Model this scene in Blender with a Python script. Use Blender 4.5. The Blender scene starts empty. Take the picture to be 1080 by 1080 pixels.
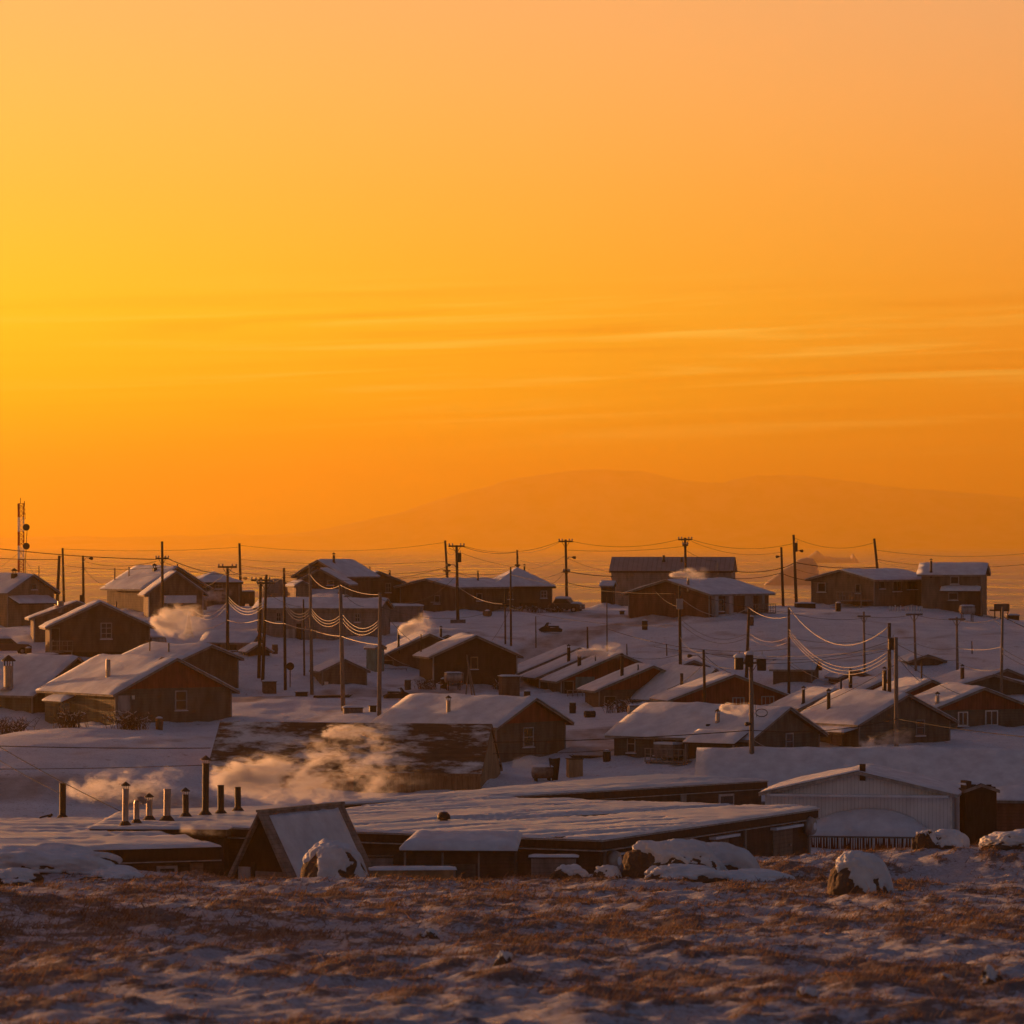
import bpy, math, random
import numpy as np
from mathutils import Vector, Matrix

# ------------------------------------------------------------------ camera
FP = 4500.0          # focal length in photo pixels (photo is 1080 wide)
HC = 30.0            # camera height above the sea
HZ = 572.0           # photo row of the sea horizon
scene = bpy.context.scene
COL = scene.collection
R = math.radians
cam_data = bpy.data.cameras.new("camera")
cam = bpy.data.objects.new("camera", cam_data)
COL.objects.link(cam)
cam_data.sensor_width = 36.0
cam_data.lens = 36.0 * FP / 1080.0
cam_data.shift_y = (HZ - 540.0) / 1080.0
cam_data.clip_start = 1.0
cam_data.clip_end = 60000.0
cam.location = (0, 0, HC)
cam.rotation_euler = (R(90), 0, 0)
cam_data.dof.use_dof = True
cam_data.dof.focus_distance = 330.0
cam_data.dof.aperture_fstop = 2.0
scene.camera = cam

# ------------------------------------------------------------------ sky
SUN_EL, SUN_AZ = 4.3, -46.0      # azimuth measured from the view axis, negative = left
world = bpy.data.worlds.new("World")
scene.world = world
world.use_nodes = True
NT = world.node_tree
NT.nodes.clear()


def wn(t, **k):
    n = NT.nodes.new(t)
    for a, b in k.items():
        setattr(n, a, b)
    return n


def lin(c):
    o = []
    for v in c:
        v /= 255.0
        o.append(v / 12.92 if v <= 0.04045 else ((v + 0.055) / 1.055) ** 2.4)
    return (o[0], o[1], o[2], 1.0)


def wmath(op, a, b=None, c=None, clamp=False):
    n = wn('ShaderNodeMath', operation=op, use_clamp=clamp)
    for i, v in enumerate((a, b, c)):
        if v is None:
            continue
        if isinstance(v, (int, float)):
            n.inputs[i].default_value = v
        else:
            NT.links.new(v, n.inputs[i])
    return n.outputs[0]


def wramp(fac, stops):
    n = wn('ShaderNodeValToRGB')
    cr = n.color_ramp
    while len(cr.elements) < len(stops):
        cr.elements.new(0.5)
    for e, (p, c) in zip(cr.elements, stops):
        e.position = p
        e.color = c
    NT.links.new(fac, n.inputs[0])
    return n.outputs[0]


def wsmooth(v, lo, hi):
    n = wn('ShaderNodeMapRange', interpolation_type='SMOOTHSTEP')
    n.inputs[1].default_value = lo
    n.inputs[2].default_value = hi
    NT.links.new(v, n.inputs[0])
    return n.outputs[0]


def wmix(fac, a, b, mode='MIX'):
    n = wn('ShaderNodeMix', data_type='RGBA', blend_type=mode)
    for s, v in ((0, fac), (6, a), (7, b)):
        if isinstance(v, (int, float)):
            n.inputs[s].default_value = v
        elif isinstance(v, tuple):
            n.inputs[s].default_value = v
        else:
            NT.links.new(v, n.inputs[s])
    return n.outputs[2]


tc = wn('ShaderNodeTexCoord')
sx = wn('ShaderNodeSeparateXYZ')
NT.links.new(tc.outputs['Generated'], sx.inputs[0])
X_, Y_, Z_ = sx.outputs
zpos = wmath('MAXIMUM', Z_, 0.0)
elev = wmath('SQRT', zpos)                     # 0 at the horizon, .35 at 7 degrees
azim = wmath('ARCTAN2', X_, Y_)
t_az = wsmooth(azim, -0.22, 0.22)
GAIN = 1.0


def stops(rows, hi):
    """(photo row, colour) pairs above the horizon, then high sky"""
    out = []
    for py, c in rows:
        z = (HZ - py) / FP
        g = float(np.interp(py, [0, 200, 330, 420, 572], [0.84, 0.85, 0.88, 0.86, 0.74]))
        out.append((math.sqrt(max(z, 0) / math.sqrt(1 + z * z)), tuple(v * g for v in lin(c)[:3]) + (1.0,)))
    out += hi
    return sorted(out)


HI = [(0.41, (0.17, 0.105, 0.08, 1)), (0.50, (0.042, 0.036, 0.052, 1)), (0.64, (0.024, 0.0265, 0.054, 1)), (0.80, (0.0175, 0.0235, 0.056, 1)), (1.0, (0.0140, 0.0205, 0.054, 1))]
left = wramp(elev, stops([(572, (255, 160, 8)), (500, (255, 198, 6)), (420, (255, 226, 14)), (330, (255, 224, 36)),
                          (200, (255, 200, 72)), (90, (255, 188, 90)), (0, (250, 178, 100))], HI))
right = wramp(elev, stops([(572, (226, 112, 38)), (500, (230, 116, 34)), (420, (238, 130, 36)), (330, (241, 142, 46)),
                           (200, (240, 152, 74)), (90, (232, 156, 96)), (0, (224, 158, 108))], HI))
sky = wmix(t_az, left, right)
# thin cirrus bands drawn out along the horizon
cv = wn('ShaderNodeCombineXYZ')
slant = wmath('ADD', Z_, wmath('MULTIPLY', X_, -0.035))
NT.links.new(wmath('MULTIPLY', azim, 8.0), cv.inputs[0])
NT.links.new(wmath('MULTIPLY', slant, 330.0), cv.inputs[1])
nz = wn('ShaderNodeTexNoise')
nz.inputs['Scale'].default_value = 1.0
nz.inputs['Detail'].default_value = 5.0
nz.inputs['Roughness'].default_value = 0.55
nz.inputs['Distortion'].default_value = 0.6
NT.links.new(cv.outputs[0], nz.inputs['Vector'])
band = wmath('MULTIPLY', wsmooth(Z_, 0.012, 0.034), wmath('SUBTRACT', 1.0, wsmooth(Z_, 0.050, 0.066)))
cl = wmath('MULTIPLY', wmath('MULTIPLY', wsmooth(nz.outputs[0], 0.50, 0.72), band), wmath('ADD', 0.35, wmath('MULTIPLY', wsmooth(azim, -0.12, 0.0), 0.65)))
sky = wmix(wmath('MULTIPLY', cl, 0.34), sky, (1.0, 0.86, 0.16, 1))
side = wmath('ADD', 0.35, wmath('MULTIPLY', wsmooth(azim, -0.12, 0.0), 0.65))
band = wmath('MULTIPLY', band, side)
dk = wmath('MULTIPLY', wsmooth(nz.outputs[0], 0.48, 0.30), band)
sky = wmix(wmath('MULTIPLY', dk, 0.38), sky, (0.58, 0.15, 0.0, 1))
# away from the sun the sky is a dim mauve
sa = R(SUN_AZ)
toward = wmath('ADD', wmath('MULTIPLY', X_, math.sin(sa)), wmath('MULTIPLY', Y_, math.cos(sa)))
anti = wramp(elev, [(0.0, (0.026, 0.025, 0.044, 1)), (0.25, (0.034, 0.032, 0.056, 1)), (0.45, (0.026, 0.028, 0.055, 1)),
                    (0.7, (0.015, 0.0185, 0.043, 1)), (1.0, (0.0115, 0.016, 0.042, 1))])
sky = wmix(wsmooth(toward, -0.25, 0.45), anti, sky)
nish = wn('ShaderNodeTexSky', sky_type='NISHITA', sun_disc=False)
nish.sun_elevation = R(SUN_EL)
nish.sun_rotation = R(SUN_AZ)
nish.air_density = 1.4
nish.dust_density = 3.0
bg1 = wn('ShaderNodeBackground')
bg2 = wn('ShaderNodeBackground')
NT.links.new(sky, bg1.inputs[0])
bg1.inputs[1].default_value = 0.76
NT.links.new(nish.outputs[0], bg2.inputs[0])
bg2.inputs[1].default_value = 0.022
add = wn('ShaderNodeAddShader')
NT.links.new(bg1.outputs[0], add.inputs[0])
NT.links.new(bg2.outputs[0], add.inputs[1])
wo = wn('ShaderNodeOutputWorld')
NT.links.new(add.outputs[0], wo.inputs[0])

sun_d = bpy.data.lights.new("sun", 'SUN')
sun_d.energy = 5.0
sun_d.angle = R(0.5)
sun_d.color = (1.0, 0.43, 0.15)
sun = bpy.data.objects.new("sun", sun_d)
COL.objects.link(sun)
SUN_DIR = Vector((math.sin(sa) * math.cos(R(SUN_EL)), math.cos(sa) * math.cos(R(SUN_EL)), math.sin(R(SUN_EL))))
sun.rotation_euler = SUN_DIR.to_track_quat('Z', 'Y').to_euler()
sun.location = SUN_DIR * 200 + Vector((0, 200, HC))

scene.view_settings.view_transform = 'Standard'
scene.view_settings.look = 'None'
scene.view_settings.exposure = 0.8
scene.view_settings.gamma = 1.0
scene.cycles.volume_bounces = 3
scene.cycles.max_bounces = 6
scene.cycles.transparent_max_bounces = 8
scene.cycles.sample_clamp_indirect = 4.0

# ------------------------------------------------------------------ helpers
rng = random.Random(7)


def at(px, py, Y):
    """world point that stands Y metres ahead, seen at photo pixel (px, py)"""
    return Vector(((px - 540.0) / FP * Y, Y, HC - (py - HZ) / FP * Y))


def vnoise(x, y, seed=0):
    xi = np.floor(x).astype(np.int64)
    yi = np.floor(y).astype(np.int64)
    xf, yf = x - xi, y - yi
    u, v = xf * xf * (3 - 2 * xf), yf * yf * (3 - 2 * yf)

    def h(a, b):
        n = (a * 374761393 + b * 668265263 + seed * 974711) & 0xffffffff
        n = ((n ^ (n >> 13)) * 1274126177) & 0xffffffff
        return ((n ^ (n >> 16)) & 0xffff) / 65535.0
    return (h(xi, yi) * (1 - u) + h(xi + 1, yi) * u) * (1 - v) + (h(xi, yi + 1) * (1 - u) + h(xi + 1, yi + 1) * u) * v


def fbm(x, y, seed=0, oct=4):
    s, a, t = 0, 1.0, 0
    for i in range(oct):
        s = s + a * vnoise(x * 2 ** i, y * 2 ** i, seed + i * 17)
        t += a
        a *= 0.5
    return s / t - 0.5


# ------------------------------------------------------------------ materials
MATS = {}


def mat(name, col, rough=0.8, col2=None, scale=3.0, stretch=(1, 1, 1), bump=0.0, bscale=None, metal=0.0, lo=0.35, hi=0.65,
        boards=None, board_depth=0.4, snow=0.0, spec=0.3, detail=5.0, snow_stretch=(1, 1, 1)):
    """painted / weathered surface: two mixed tones, optional board joints, optional wind-blown frost patches"""
    m = bpy.data.materials.new(name)
    m.use_nodes = True
    nt = m.node_tree
    b = nt.nodes['Principled BSDF']
    b.inputs['Roughness'].default_value = rough
    b.inputs['Metallic'].default_value = metal
    b.inputs['Specular IOR Level'].default_value = spec
    tcn = nt.nodes.new('ShaderNodeTexCoord')
    mp = nt.nodes.new('ShaderNodeMapping')
    mp.inputs['Scale'].default_value = stretch
    nt.links.new(tcn.outputs['Object'], mp.inputs[0])
    n = nt.nodes.new('ShaderNodeTexNoise')
    n.inputs['Scale'].default_value = scale
    n.inputs['Detail'].default_value = detail
    n.inputs['Roughness'].default_value = 0.6
    nt.links.new(mp.outputs[0], n.inputs['Vector'])
    r = nt.nodes.new('ShaderNodeValToRGB')
    c2 = col2 or tuple(v * 0.72 for v in col)
    r.color_ramp.elements[0].position = lo
    r.color_ramp.elements[1].position = hi
    r.color_ramp.elements[0].color = (*c2, 1)
    r.color_ramp.elements[1].color = (*col, 1)
    nt.links.new(n.outputs[0], r.inputs[0])
    out = r.outputs[0]
    hgt = n.outputs[0]
    if boards:
        axis, width = boards
        w = nt.nodes.new('ShaderNodeTexWave')
        w.wave_type = 'BANDS'
        w.bands_direction = axis
        w.wave_profile = 'SAW'
        w.inputs['Scale'].default_value = 2 * math.pi / 20.0 / width * 1.0
        w.inputs['Distortion'].default_value = 0.0
        nt.links.new(tcn.outputs['Object'], w.inputs['Vector'])
        rr = nt.nodes.new('ShaderNodeValToRGB')
        rr.color_ramp.elements[0].position = 0.0
        rr.color_ramp.elements[0].color = (0, 0, 0, 1)
        rr.color_ramp.elements[1].position = 0.18
        rr.color_ramp.elements[1].color = (1, 1, 1, 1)
        nt.links.new(w.outputs[0], rr.inputs[0])
        mx = nt.nodes.new('ShaderNodeMix')
        mx.data_type = 'RGBA'
        mx.blend_type = 'MULTIPLY'
        mx.inputs[0].default_value = 0.45
        nt.links.new(out, mx.inputs[6])
        nt.links.new(rr.outputs[0], mx.inputs[7])
        out = mx.outputs[2]
        bp = nt.nodes.new('ShaderNodeBump')
        bp.inputs['Strength'].default_value = board_depth
        bp.inputs['Distance'].default_value = 0.03
        nt.links.new(rr.outputs[0], bp.inputs['Height'])
        nt.links.new(bp.outputs[0], b.inputs['Normal'])
    elif bump:
        n2 = nt.nodes.new('ShaderNodeTexNoise')
        n2.inputs['Scale'].default_value = bscale or scale * 3
        n2.inputs['Detail'].default_value = 6
        nt.links.new(mp.outputs[0], n2.inputs['Vector'])
        bp = nt.nodes.new('ShaderNodeBump')
        bp.inputs['Strength'].default_value = bump
        bp.inputs['Distance'].default_value = 0.08
        nt.links.new(n2.outputs[0], bp.inputs['Height'])
        nt.links.new(bp.outputs[0], b.inputs['Normal'])
    if snow:
        n3 = nt.nodes.new('ShaderNodeTexNoise')
        n3.inputs['Scale'].default_value = 0.55
        n3.inputs['Detail'].default_value = 8
        n3.inputs['Roughness'].default_value = 0.7
        mp3 = nt.nodes.new('ShaderNodeMapping')
        mp3.inputs['Scale'].default_value = snow_stretch
        nt.links.new(tcn.outputs['Object'], mp3.inputs[0])
        nt.links.new(mp3.outputs[0], n3.inputs['Vector'])
        r3 = nt.nodes.new('ShaderNodeValToRGB')
        r3.color_ramp.elements[0].position = 0.62 - snow * 0.3
        r3.color_ramp.elements[1].position = 0.74 - snow * 0.3
        nt.links.new(n3.outputs[0], r3.inputs[0])
        m3 = nt.nodes.new('ShaderNodeMix')
        m3.data_type = 'RGBA'
        nt.links.new(r3.outputs[0], m3.inputs[0])
        nt.links.new(out, m3.inputs[6])
        m3.inputs[7].default_value = (0.72, 0.73, 0.78, 1)
        out = m3.outputs[2]
    nt.links.new(out, b.inputs['Base Color'])
    MATS[name] = m
    return m


mat('snow', (0.78, 0.81, 0.89), 0.75, (0.60, 0.62, 0.70), 0.9, stretch=(1, 1, 1), bump=0.5, bscale=4.5, spec=0.2, detail=8)
mat('berg_ice', (0.42, 0.40, 0.46), 0.7, (0.26, 0.25, 0.30), 0.08, bump=0.3, bscale=0.3)
mat('glazed_snow', (0.80, 0.80, 0.84), 0.36, (0.64, 0.63, 0.68), 0.8, stretch=(0.5, 1.6, 1), bump=0.2, bscale=3.0, spec=1.0)
mat('frost', (0.84, 0.84, 0.88), 0.45, (0.74, 0.74, 0.78), 6, bump=0.3, spec=0.5)
# ------------------------------------------------------------------ terrain
PROF = np.array([(-80, 2), (0, 3.0), (40, 6.3), (80, 9.0), (150, 13.3), (225, 17.6), (236, 18.5), (250, 20.1), (285, 20.0), (300, 19.7), (318, 17.9),
                 (340, 15.9), (362, 15.2), (385, 14.3), (400, 12.4), (420, 10.6), (440, 8.9), (460, 7.6), (476, 7.2), (492, 7.8), (520, 10.5),
                 (570, 19), (620, 28), (680, 36), (900, 40)], float)
# (photo column, photo row, distance): where the ground is seen
CTRL = [
    (60, 908, 232), (150, 925, 232), (300, 938, 232), (420, 936, 232), (520, 930, 232), (640, 926, 236), (760, 912, 236), (860, 900, 236),
    (960, 899, 236), (1040, 893, 236), (1120, 886, 236), (-60, 905, 232),
    (30, 790, 318), (120, 775, 330), (240, 771, 338), (320, 766, 340), (360, 755, 348), (600, 815, 322), (640, 775, 350), (650, 817, 316), (840, 800, 322),
    (900, 798, 326), (1010, 790, 328), (1080, 772, 345), (1140, 765, 345),
    (20, 735, 365), (300, 738, 365), (400, 752, 355), (500, 730, 385), (560, 748, 380), (660, 765, 362), (720, 750, 365), (850, 745, 365), (1080, 740, 372),
    (60, 694, 398), (160, 694, 398), (250, 702, 398), (350, 724, 388), (450, 722, 396), (560, 722, 402), (700, 690, 415), (780, 690, 412), (900, 705, 402), (1000, 706, 402), (1075, 700, 405),
    (30, 668, 420), (110, 660, 430), (210, 660, 430), (280, 686, 420), (380, 683, 420), (440, 668, 430), (600, 672, 430), (720, 660, 440), (800, 656, 440), (900, 668, 430), (1000, 668, 430), (1070, 672, 435),
    (20, 652, 440), (150, 645, 455), (240, 640, 470), (340, 641, 462), (430, 646, 462), (500, 646, 470), (580, 645, 470), (650, 640, 478), (760, 640, 478),
    (640, 655, 452), (900, 641, 468), (980, 641, 468), (1030, 648, 466), (1062, 652, 468), (1090, 660, 470), (1140, 672, 470), (830, 640, 470),
    (860, 641, 490), (960, 642, 492), (1060, 656, 488), (590, 645, 488), (300, 640, 490), (100, 642, 490), (700, 642, 500),
]
CP = np.array([(((p - 540) / FP) * Y, Y, (q - HZ) / FP * Y) for p, q, Y in CTRL])
CRES = CP[:, 2] - np.interp(CP[:, 1], PROF[:, 0], PROF[:, 1])


def drop(x, y):
    """metres below the camera, smooth part"""
    x = np.asarray(x, float)
    y = np.asarray(y, float)
    base = sum(np.interp(y + o, PROF[:, 0], PROF[:, 1]) for o in (-5, -2.5, 0, 2.5, 5)) / 5
    num = np.zeros_like(base)
    den = np.full_like(base, 0.08)
    for (cx, cy, _), r in zip(CP, CRES):
        w = np.exp(-(((x - cx) / 7.0) ** 2 + ((y - cy) / 9.0) ** 2))
        num += w * r
        den += w
    return base + num / den


def hummock(x, y):
    """tussocks half a metre to a metre across"""
    return fbm(x / 0.75, y / 0.85, 121, 3) + 0.8 * fbm(x / 1.9, y / 2.4, 133, 2)


def tundra_mask(x, y):
    """0 = snow, 1 = wind-swept grass; grass stands on the tussock tops, snow fills the hollows"""
    m = 0.7 * fbm(x / 4.5 + 0.25 * y / 9.0, y / 8.0, 3, 4) + 0.8 * hummock(x, y) + 0.55 * fbm(x / 0.32, y / 0.6, 151, 2) - 0.055
    f = np.clip((m + 0.05) / 0.22, 0, 1)
    edge = np.clip((246 - y) / 8.0, 0, 1)
    return f * edge


def relief(x, y):
    near = np.clip((243 - y) / 12.0, 0, 1)
    hum = 0.75 * fbm(x / 5.5, y / 8.0, 21, 3) + 0.40 * hummock(x, y) + 0.14 * fbm(x / 0.4, y / 0.5, 171, 2)
    far = 0.55 * fbm(x / 11.0, y / 14.0, 5, 4) + 0.30 * fbm(x / 2.6, y / 3.2, 55, 3)
    return near * hum + (1 - near) * far * np.clip((y - 235) / 30.0, 0.2, 1)


def gz(x, y):
    x = np.asarray(x, float)
    y = np.asarray(y, float)
    shade_knoll = 14.0 * np.exp(-(((x + 88) / 18.0) ** 2 + ((y - 212) / 58.0) ** 2))  # added unseen rise left of the view, keeps sun off the grass slope
    return HC - drop(x, y) + relief(x, y) + shade_knoll


def ground(x, y):
    return float(gz(np.array([x]), np.array([y]))[0])


def hit(px, py, y0=235.0, y1=560.0):
    """first point of the ground seen through photo pixel (px, py)"""
    ys = np.arange(y0, y1, 0.5)
    xs = (px - 540.0) / FP * ys
    zr = HC - (py - HZ) / FP * ys
    k = np.nonzero(zr <= gz(xs, ys))[0]
    i = k[0] if len(k) else len(ys) - 1
    return Vector((xs[i], ys[i], ground(xs[i], ys[i])))


def grid_mesh(name, xs, ys, zf):
    gx, gy = np.meshgrid(xs, ys)
    z = zf(gx.ravel(), gy.ravel())
    co = np.column_stack([gx.ravel(), gy.ravel(), z]).astype(np.float32)
    nx, ny = len(xs), len(ys)
    i = (np.arange(ny - 1)[:, None] * nx + np.arange(nx - 1)[None, :]).ravel()
    f = np.column_stack([i, i + 1, i + nx + 1, i + nx]).astype(np.int32)
    return mesh_np(name, co, f)


def mesh_np(name, co, f, smooth=True):
    me = bpy.data.meshes.new(name)
    k = f.shape[1]
    me.vertices.add(len(co))
    me.vertices.foreach_set('co', np.ascontiguousarray(co, np.float32).ravel())
    me.loops.add(f.size)
    me.loops.foreach_set('vertex_index', f.ravel())
    me.polygons.add(len(f))
    me.polygons.foreach_set('loop_start', np.arange(0, f.size, k, dtype=np.int32))
    me.polygons.foreach_set('loop_total', np.full(len(f), k, np.int32))
    me.polygons.foreach_set('use_smooth', np.full(len(f), smooth))
    me.update(calc_edges=True)
    me.validate()
    return me


def steps(*segs):
    out = []
    for a, b, s in segs:
        out.append(np.arange(a, b, s))
    return np.unique(np.concatenate(out + [[segs[-1][1]]]))


def ground_material():
    m = bpy.data.materials.new('snow_and_tundra')
    m.use_nodes = True
    nt = m.node_tree
    b = nt.nodes['Principled BSDF']
    b.inputs['Roughness'].default_value = 0.85
    b.inputs['Specular IOR Level'].default_value = 0.15
    geo = nt.nodes.new('ShaderNodeNewGeometry')
    at_ = nt.nodes.new('ShaderNodeAttribute')
    at_.attribute_name = 'tundra'
    tr = nt.nodes.new('ShaderNodeAttribute')
    tr.attribute_name = 'track'
    def noise(s, d=6, r=0.6):
        n = nt.nodes.new('ShaderNodeTexNoise')
        n.inputs['Scale'].default_value = s
        n.inputs['Detail'].default_value = d
        n.inputs['Roughness'].default_value = r
        nt.links.new(geo.outputs['Position'], n.inputs['Vector'])
        return n.outputs[0]
    def ramp(f, *st):
        n = nt.nodes.new('ShaderNodeValToRGB')
        while len(n.color_ramp.elements) < len(st):
            n.color_ramp.elements.new(.5)
        for e, (p, c) in zip(n.color_ramp.elements, st):
            e.position = p
            e.color = (*c, 1)
        nt.links.new(f, n.inputs[0])
        return n.outputs[0]
    def mix(f, a, c, mode='MIX'):
        n = nt.nodes.new('ShaderNodeMix')
        n.data_type = 'RGBA'
        n.blend_type = mode
        for s, v in ((0, f), (6, a), (7, c)):
            if isinstance(v, float):
                n.inputs[s].default_value = v
            elif isinstance(v, tuple):
                n.inputs[s].default_value = v
            else:
                nt.links.new(v, n.inputs[s])
        return n.outputs[2]
    def mth(op, a, c):
        n = nt.nodes.new('ShaderNodeMath')
        n.operation = op
        n.use_clamp = True
        for i, v in enumerate((a, c)):
            if isinstance(v, float):
                n.inputs[i].default_value = v
            else:
                nt.links.new(v, n.inputs[i])
        return n.outputs[0]
    snow = ramp(noise(0.35), (0.3, (0.62, 0.65, 0.74)), (0.7, (0.79, 0.82, 0.90)))
    dirt = ramp(noise(2.6), (0.35, (0.075, 0.05, 0.04)), (0.55, (0.16, 0.10, 0.075)), (0.72, (0.27, 0.18, 0.135)))
    fine = ramp(noise(5.5, 8, 0.7), (0.40, (0, 0, 0)), (0.60, (1, 1, 1)))
    f1 = mth('SUBTRACT', mth('ADD', at_.outputs['Fac'], mth('MULTIPLY', fine, 0.8)), 0.62)
    f1 = mth('MULTIPLY', f1, 2.2)
    # the snow on the grass slope is thin and shot through with soil
    thin = nt.nodes.new('ShaderNodeAttribute')
    thin.attribute_name = 'thin'
    grit = ramp(noise(7.0, 8, 0.75), (0.35, (0.20, 0.18, 0.19)), (0.58, (0.46, 0.49, 0.60)))
    snow = mix(thin.outputs['Fac'], snow, grit)
    c = mix(f1, snow, dirt)
    packed = ramp(noise(1.2), (0.35, (0.21, 0.155, 0.13)), (0.7, (0.42, 0.36, 0.34)))
    c = mix(mth('MULTIPLY', tr.outputs['Fac'], 0.95), c, packed)
    stones = ramp(noise(0.9, 8, 0.75), (0.60, (0, 0, 0)), (0.66, (1, 1, 1)))
    c = mix(mth('MULTIPLY', stones, 0.55), c, (0.16, 0.11, 0.085, 1.0))
    nt.links.new(c, b.inputs['Base Color'])
    bp = nt.nodes.new('ShaderNodeBump')
    bp.inputs['Strength'].default_value = 0.5
    bp.inputs['Distance'].default_value = 0.12
    nt.links.new(noise(2.4, 8, 0.65), bp.inputs['Height'])
    nt.links.new(bp.outputs[0], b.inputs['Normal'])
    return m


# packed snow roads, as polylines on the ground (x, y, half width)
ROADS = [[at(700, 655, 448), at(640, 662, 440), at(590, 676, 428), at(560, 700, 414), at(520, 730, 392), at(440, 733, 386), at(360, 728, 384), at(240, 742, 366), at(100, 745, 362)],
         [at(690, 652, 452), at(600, 650, 465), at(520, 650, 470)],
         [at(640, 792, 330), at(620, 760, 352), at(700, 757, 356)],
         [at(-60, 800, 305), at(60, 800, 306), at(210, 812, 306)]]


# narrow foot and snowmobile paths
PATHS = [[hit(*q) for q in pl] for pl in (
    [(380, 732), (420, 722), (470, 732)], [(560, 676), (500, 668), (420, 668), (330, 688), (240, 700)], [(640, 690), (760, 668), (900, 690), (1070, 668)],
    [(250, 770), (330, 760), (380, 738)], [(20, 745), (120, 700), (200, 715)], [(700, 660), (830, 648), (900, 646)], [(600, 700), (700, 686), (860, 700), (1000, 690)],
    [(60, 800), (160, 782), (250, 775)], [(440, 668), (520, 662), (600, 655)], [(900, 648), (960, 672), (1040, 700)])]


def track_mask(x, y):
    d = np.full(x.shape, 1e9)
    for pl in PATHS:
        for a, b in zip(pl[:-1], pl[1:]):
            ab = np.array([b.x - a.x, b.y - a.y])
            t = np.clip(((x - a.x) * ab[0] + (y - a.y) * ab[1]) / (ab @ ab), 0, 1)
            w_ = 0.9 * np.sin(t * 9 + a.x)
            d = np.minimum(d, np.hypot(x - a.x - t * ab[0] + w_ * 0.4, y - a.y - t * ab[1] + w_) + 2.3)
    for pl in ROADS:
        for a, b in zip(pl[:-1], pl[1:]):
            ab = np.array([b.x - a.x, b.y - a.y])
            t = np.clip(((x - a.x) * ab[0] + (y - a.y) * ab[1]) / (ab @ ab), 0, 1)
            d = np.minimum(d, np.hypot(x - a.x - t * ab[0], y - a.y - t * ab[1]))
    e = np.clip((3.4 - d) / 1.2, 0, 1)
    rut = 0.55 + 0.9 * fbm(x / 1.1, y / 5.0, 71, 3)
    return np.clip(e * rut * 1.3, 0, 1)


gx_ = steps((-340, -110, 8), (-110, -62, 2.0), (-62, -33, 0.8), (-33, 33, 0.22), (33, 62, 0.8), (62, 110, 2.0), (110, 340, 8))
gy_ = steps((-80, 60, 4), (60, 140, 0.24), (140, 246, 0.34), (246, 500, 1.1), (500, 700, 5))
gm = grid_mesh('ground', gx_, gy_, gz)
co = np.empty(len(gm.vertices) * 3, np.float32)
gm.vertices.foreach_get('co', co)
co = co.reshape(-1, 3)
for nm, fn in (('tundra', tundra_mask), ('track', track_mask), ('thin', lambda x, y: 0.85 * np.clip((240 - y) / 10.0, 0, 1))):
    a = gm.attributes.new(nm, 'FLOAT', 'POINT')
    a.data.foreach_set('value', fn(co[:, 0].astype(float), co[:, 1].astype(float)).astype(np.float32))
gm.materials.append(ground_material())
gob = bpy.data.objects.new('ground', gm)
COL.objects.link(gob)
gob['kind'] = 'structure'

# ------------------------------------------------------------------ sea, far hills, air
HAZE = 0.000112
wm = bpy.data.materials.new('icy_sea')
wm.use_nodes = True
nt = wm.node_tree
b = nt.nodes['Principled BSDF']
geo = nt.nodes.new('ShaderNodeNewGeometry')
mp = nt.nodes.new('ShaderNodeMapping')
mp.inputs['Scale'].default_value = (0.012, 0.004, 1)
nt.links.new(geo.outputs['Position'], mp.inputs[0])
n = nt.nodes.new('ShaderNodeTexNoise')
n.inputs['Scale'].default_value = 1.0
n.inputs['Detail'].default_value = 9
n.inputs['Roughness'].default_value = 0.65
nt.links.new(mp.outputs[0], n.inputs['Vector'])
r = nt.nodes.new('ShaderNodeValToRGB')
r.color_ramp.elements[0].position = 0.45
r.color_ramp.elements[0].color = (0.05, 0.045, 0.05, 1)
r.color_ramp.elements[1].position = 0.6
r.color_ramp.elements[1].color = (0.42, 0.36, 0.38, 1)
nt.links.new(n.outputs[0], r.inputs[0])
nt.links.new(r.outputs[0], b.inputs['Base Color'])
r2 = nt.nodes.new('ShaderNodeMapRange')
r2.inputs[1].default_value = 0.4
r2.inputs[2].default_value = 0.65
r2.inputs[3].default_value = 0.2
r2.inputs[4].default_value = 0.55
nt.links.new(n.outputs[0], r2.inputs[0])
nt.links.new(r2.outputs[0], b.inputs['Roughness'])
b.inputs['Specular IOR Level'].default_value = 0.3
mp2 = nt.nodes.new('ShaderNodeMapping')
mp2.inputs['Scale'].default_value = (0.10, 0.05, 1)
nt.links.new(geo.outputs['Position'], mp2.inputs[0])
n2 = nt.nodes.new('ShaderNodeTexNoise')
n2.inputs['Scale'].default_value = 1.0
n2.inputs['Detail'].default_value = 6
nt.links.new(mp2.outputs[0], n2.inputs['Vector'])
bp = nt.nodes.new('ShaderNodeBump')
bp.inputs['Strength'].default_value = 0.25
bp.inputs['Distance'].default_value = 1.0
nt.links.new(n2.outputs[0], bp.inputs['Height'])
nt.links.new(bp.outputs[0], b.inputs['Normal'])
sm = grid_mesh('sea', np.linspace(-8100, 8100, 31), np.concatenate([np.linspace(560, 3000, 20), np.linspace(3200, 26400, 40)]), lambda x, y: np.zeros_like(x))
sm.materials.append(wm)
so = bpy.data.objects.new('sea', sm)
COL.objects.link(so)
so['kind'] = 'structure'

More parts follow.
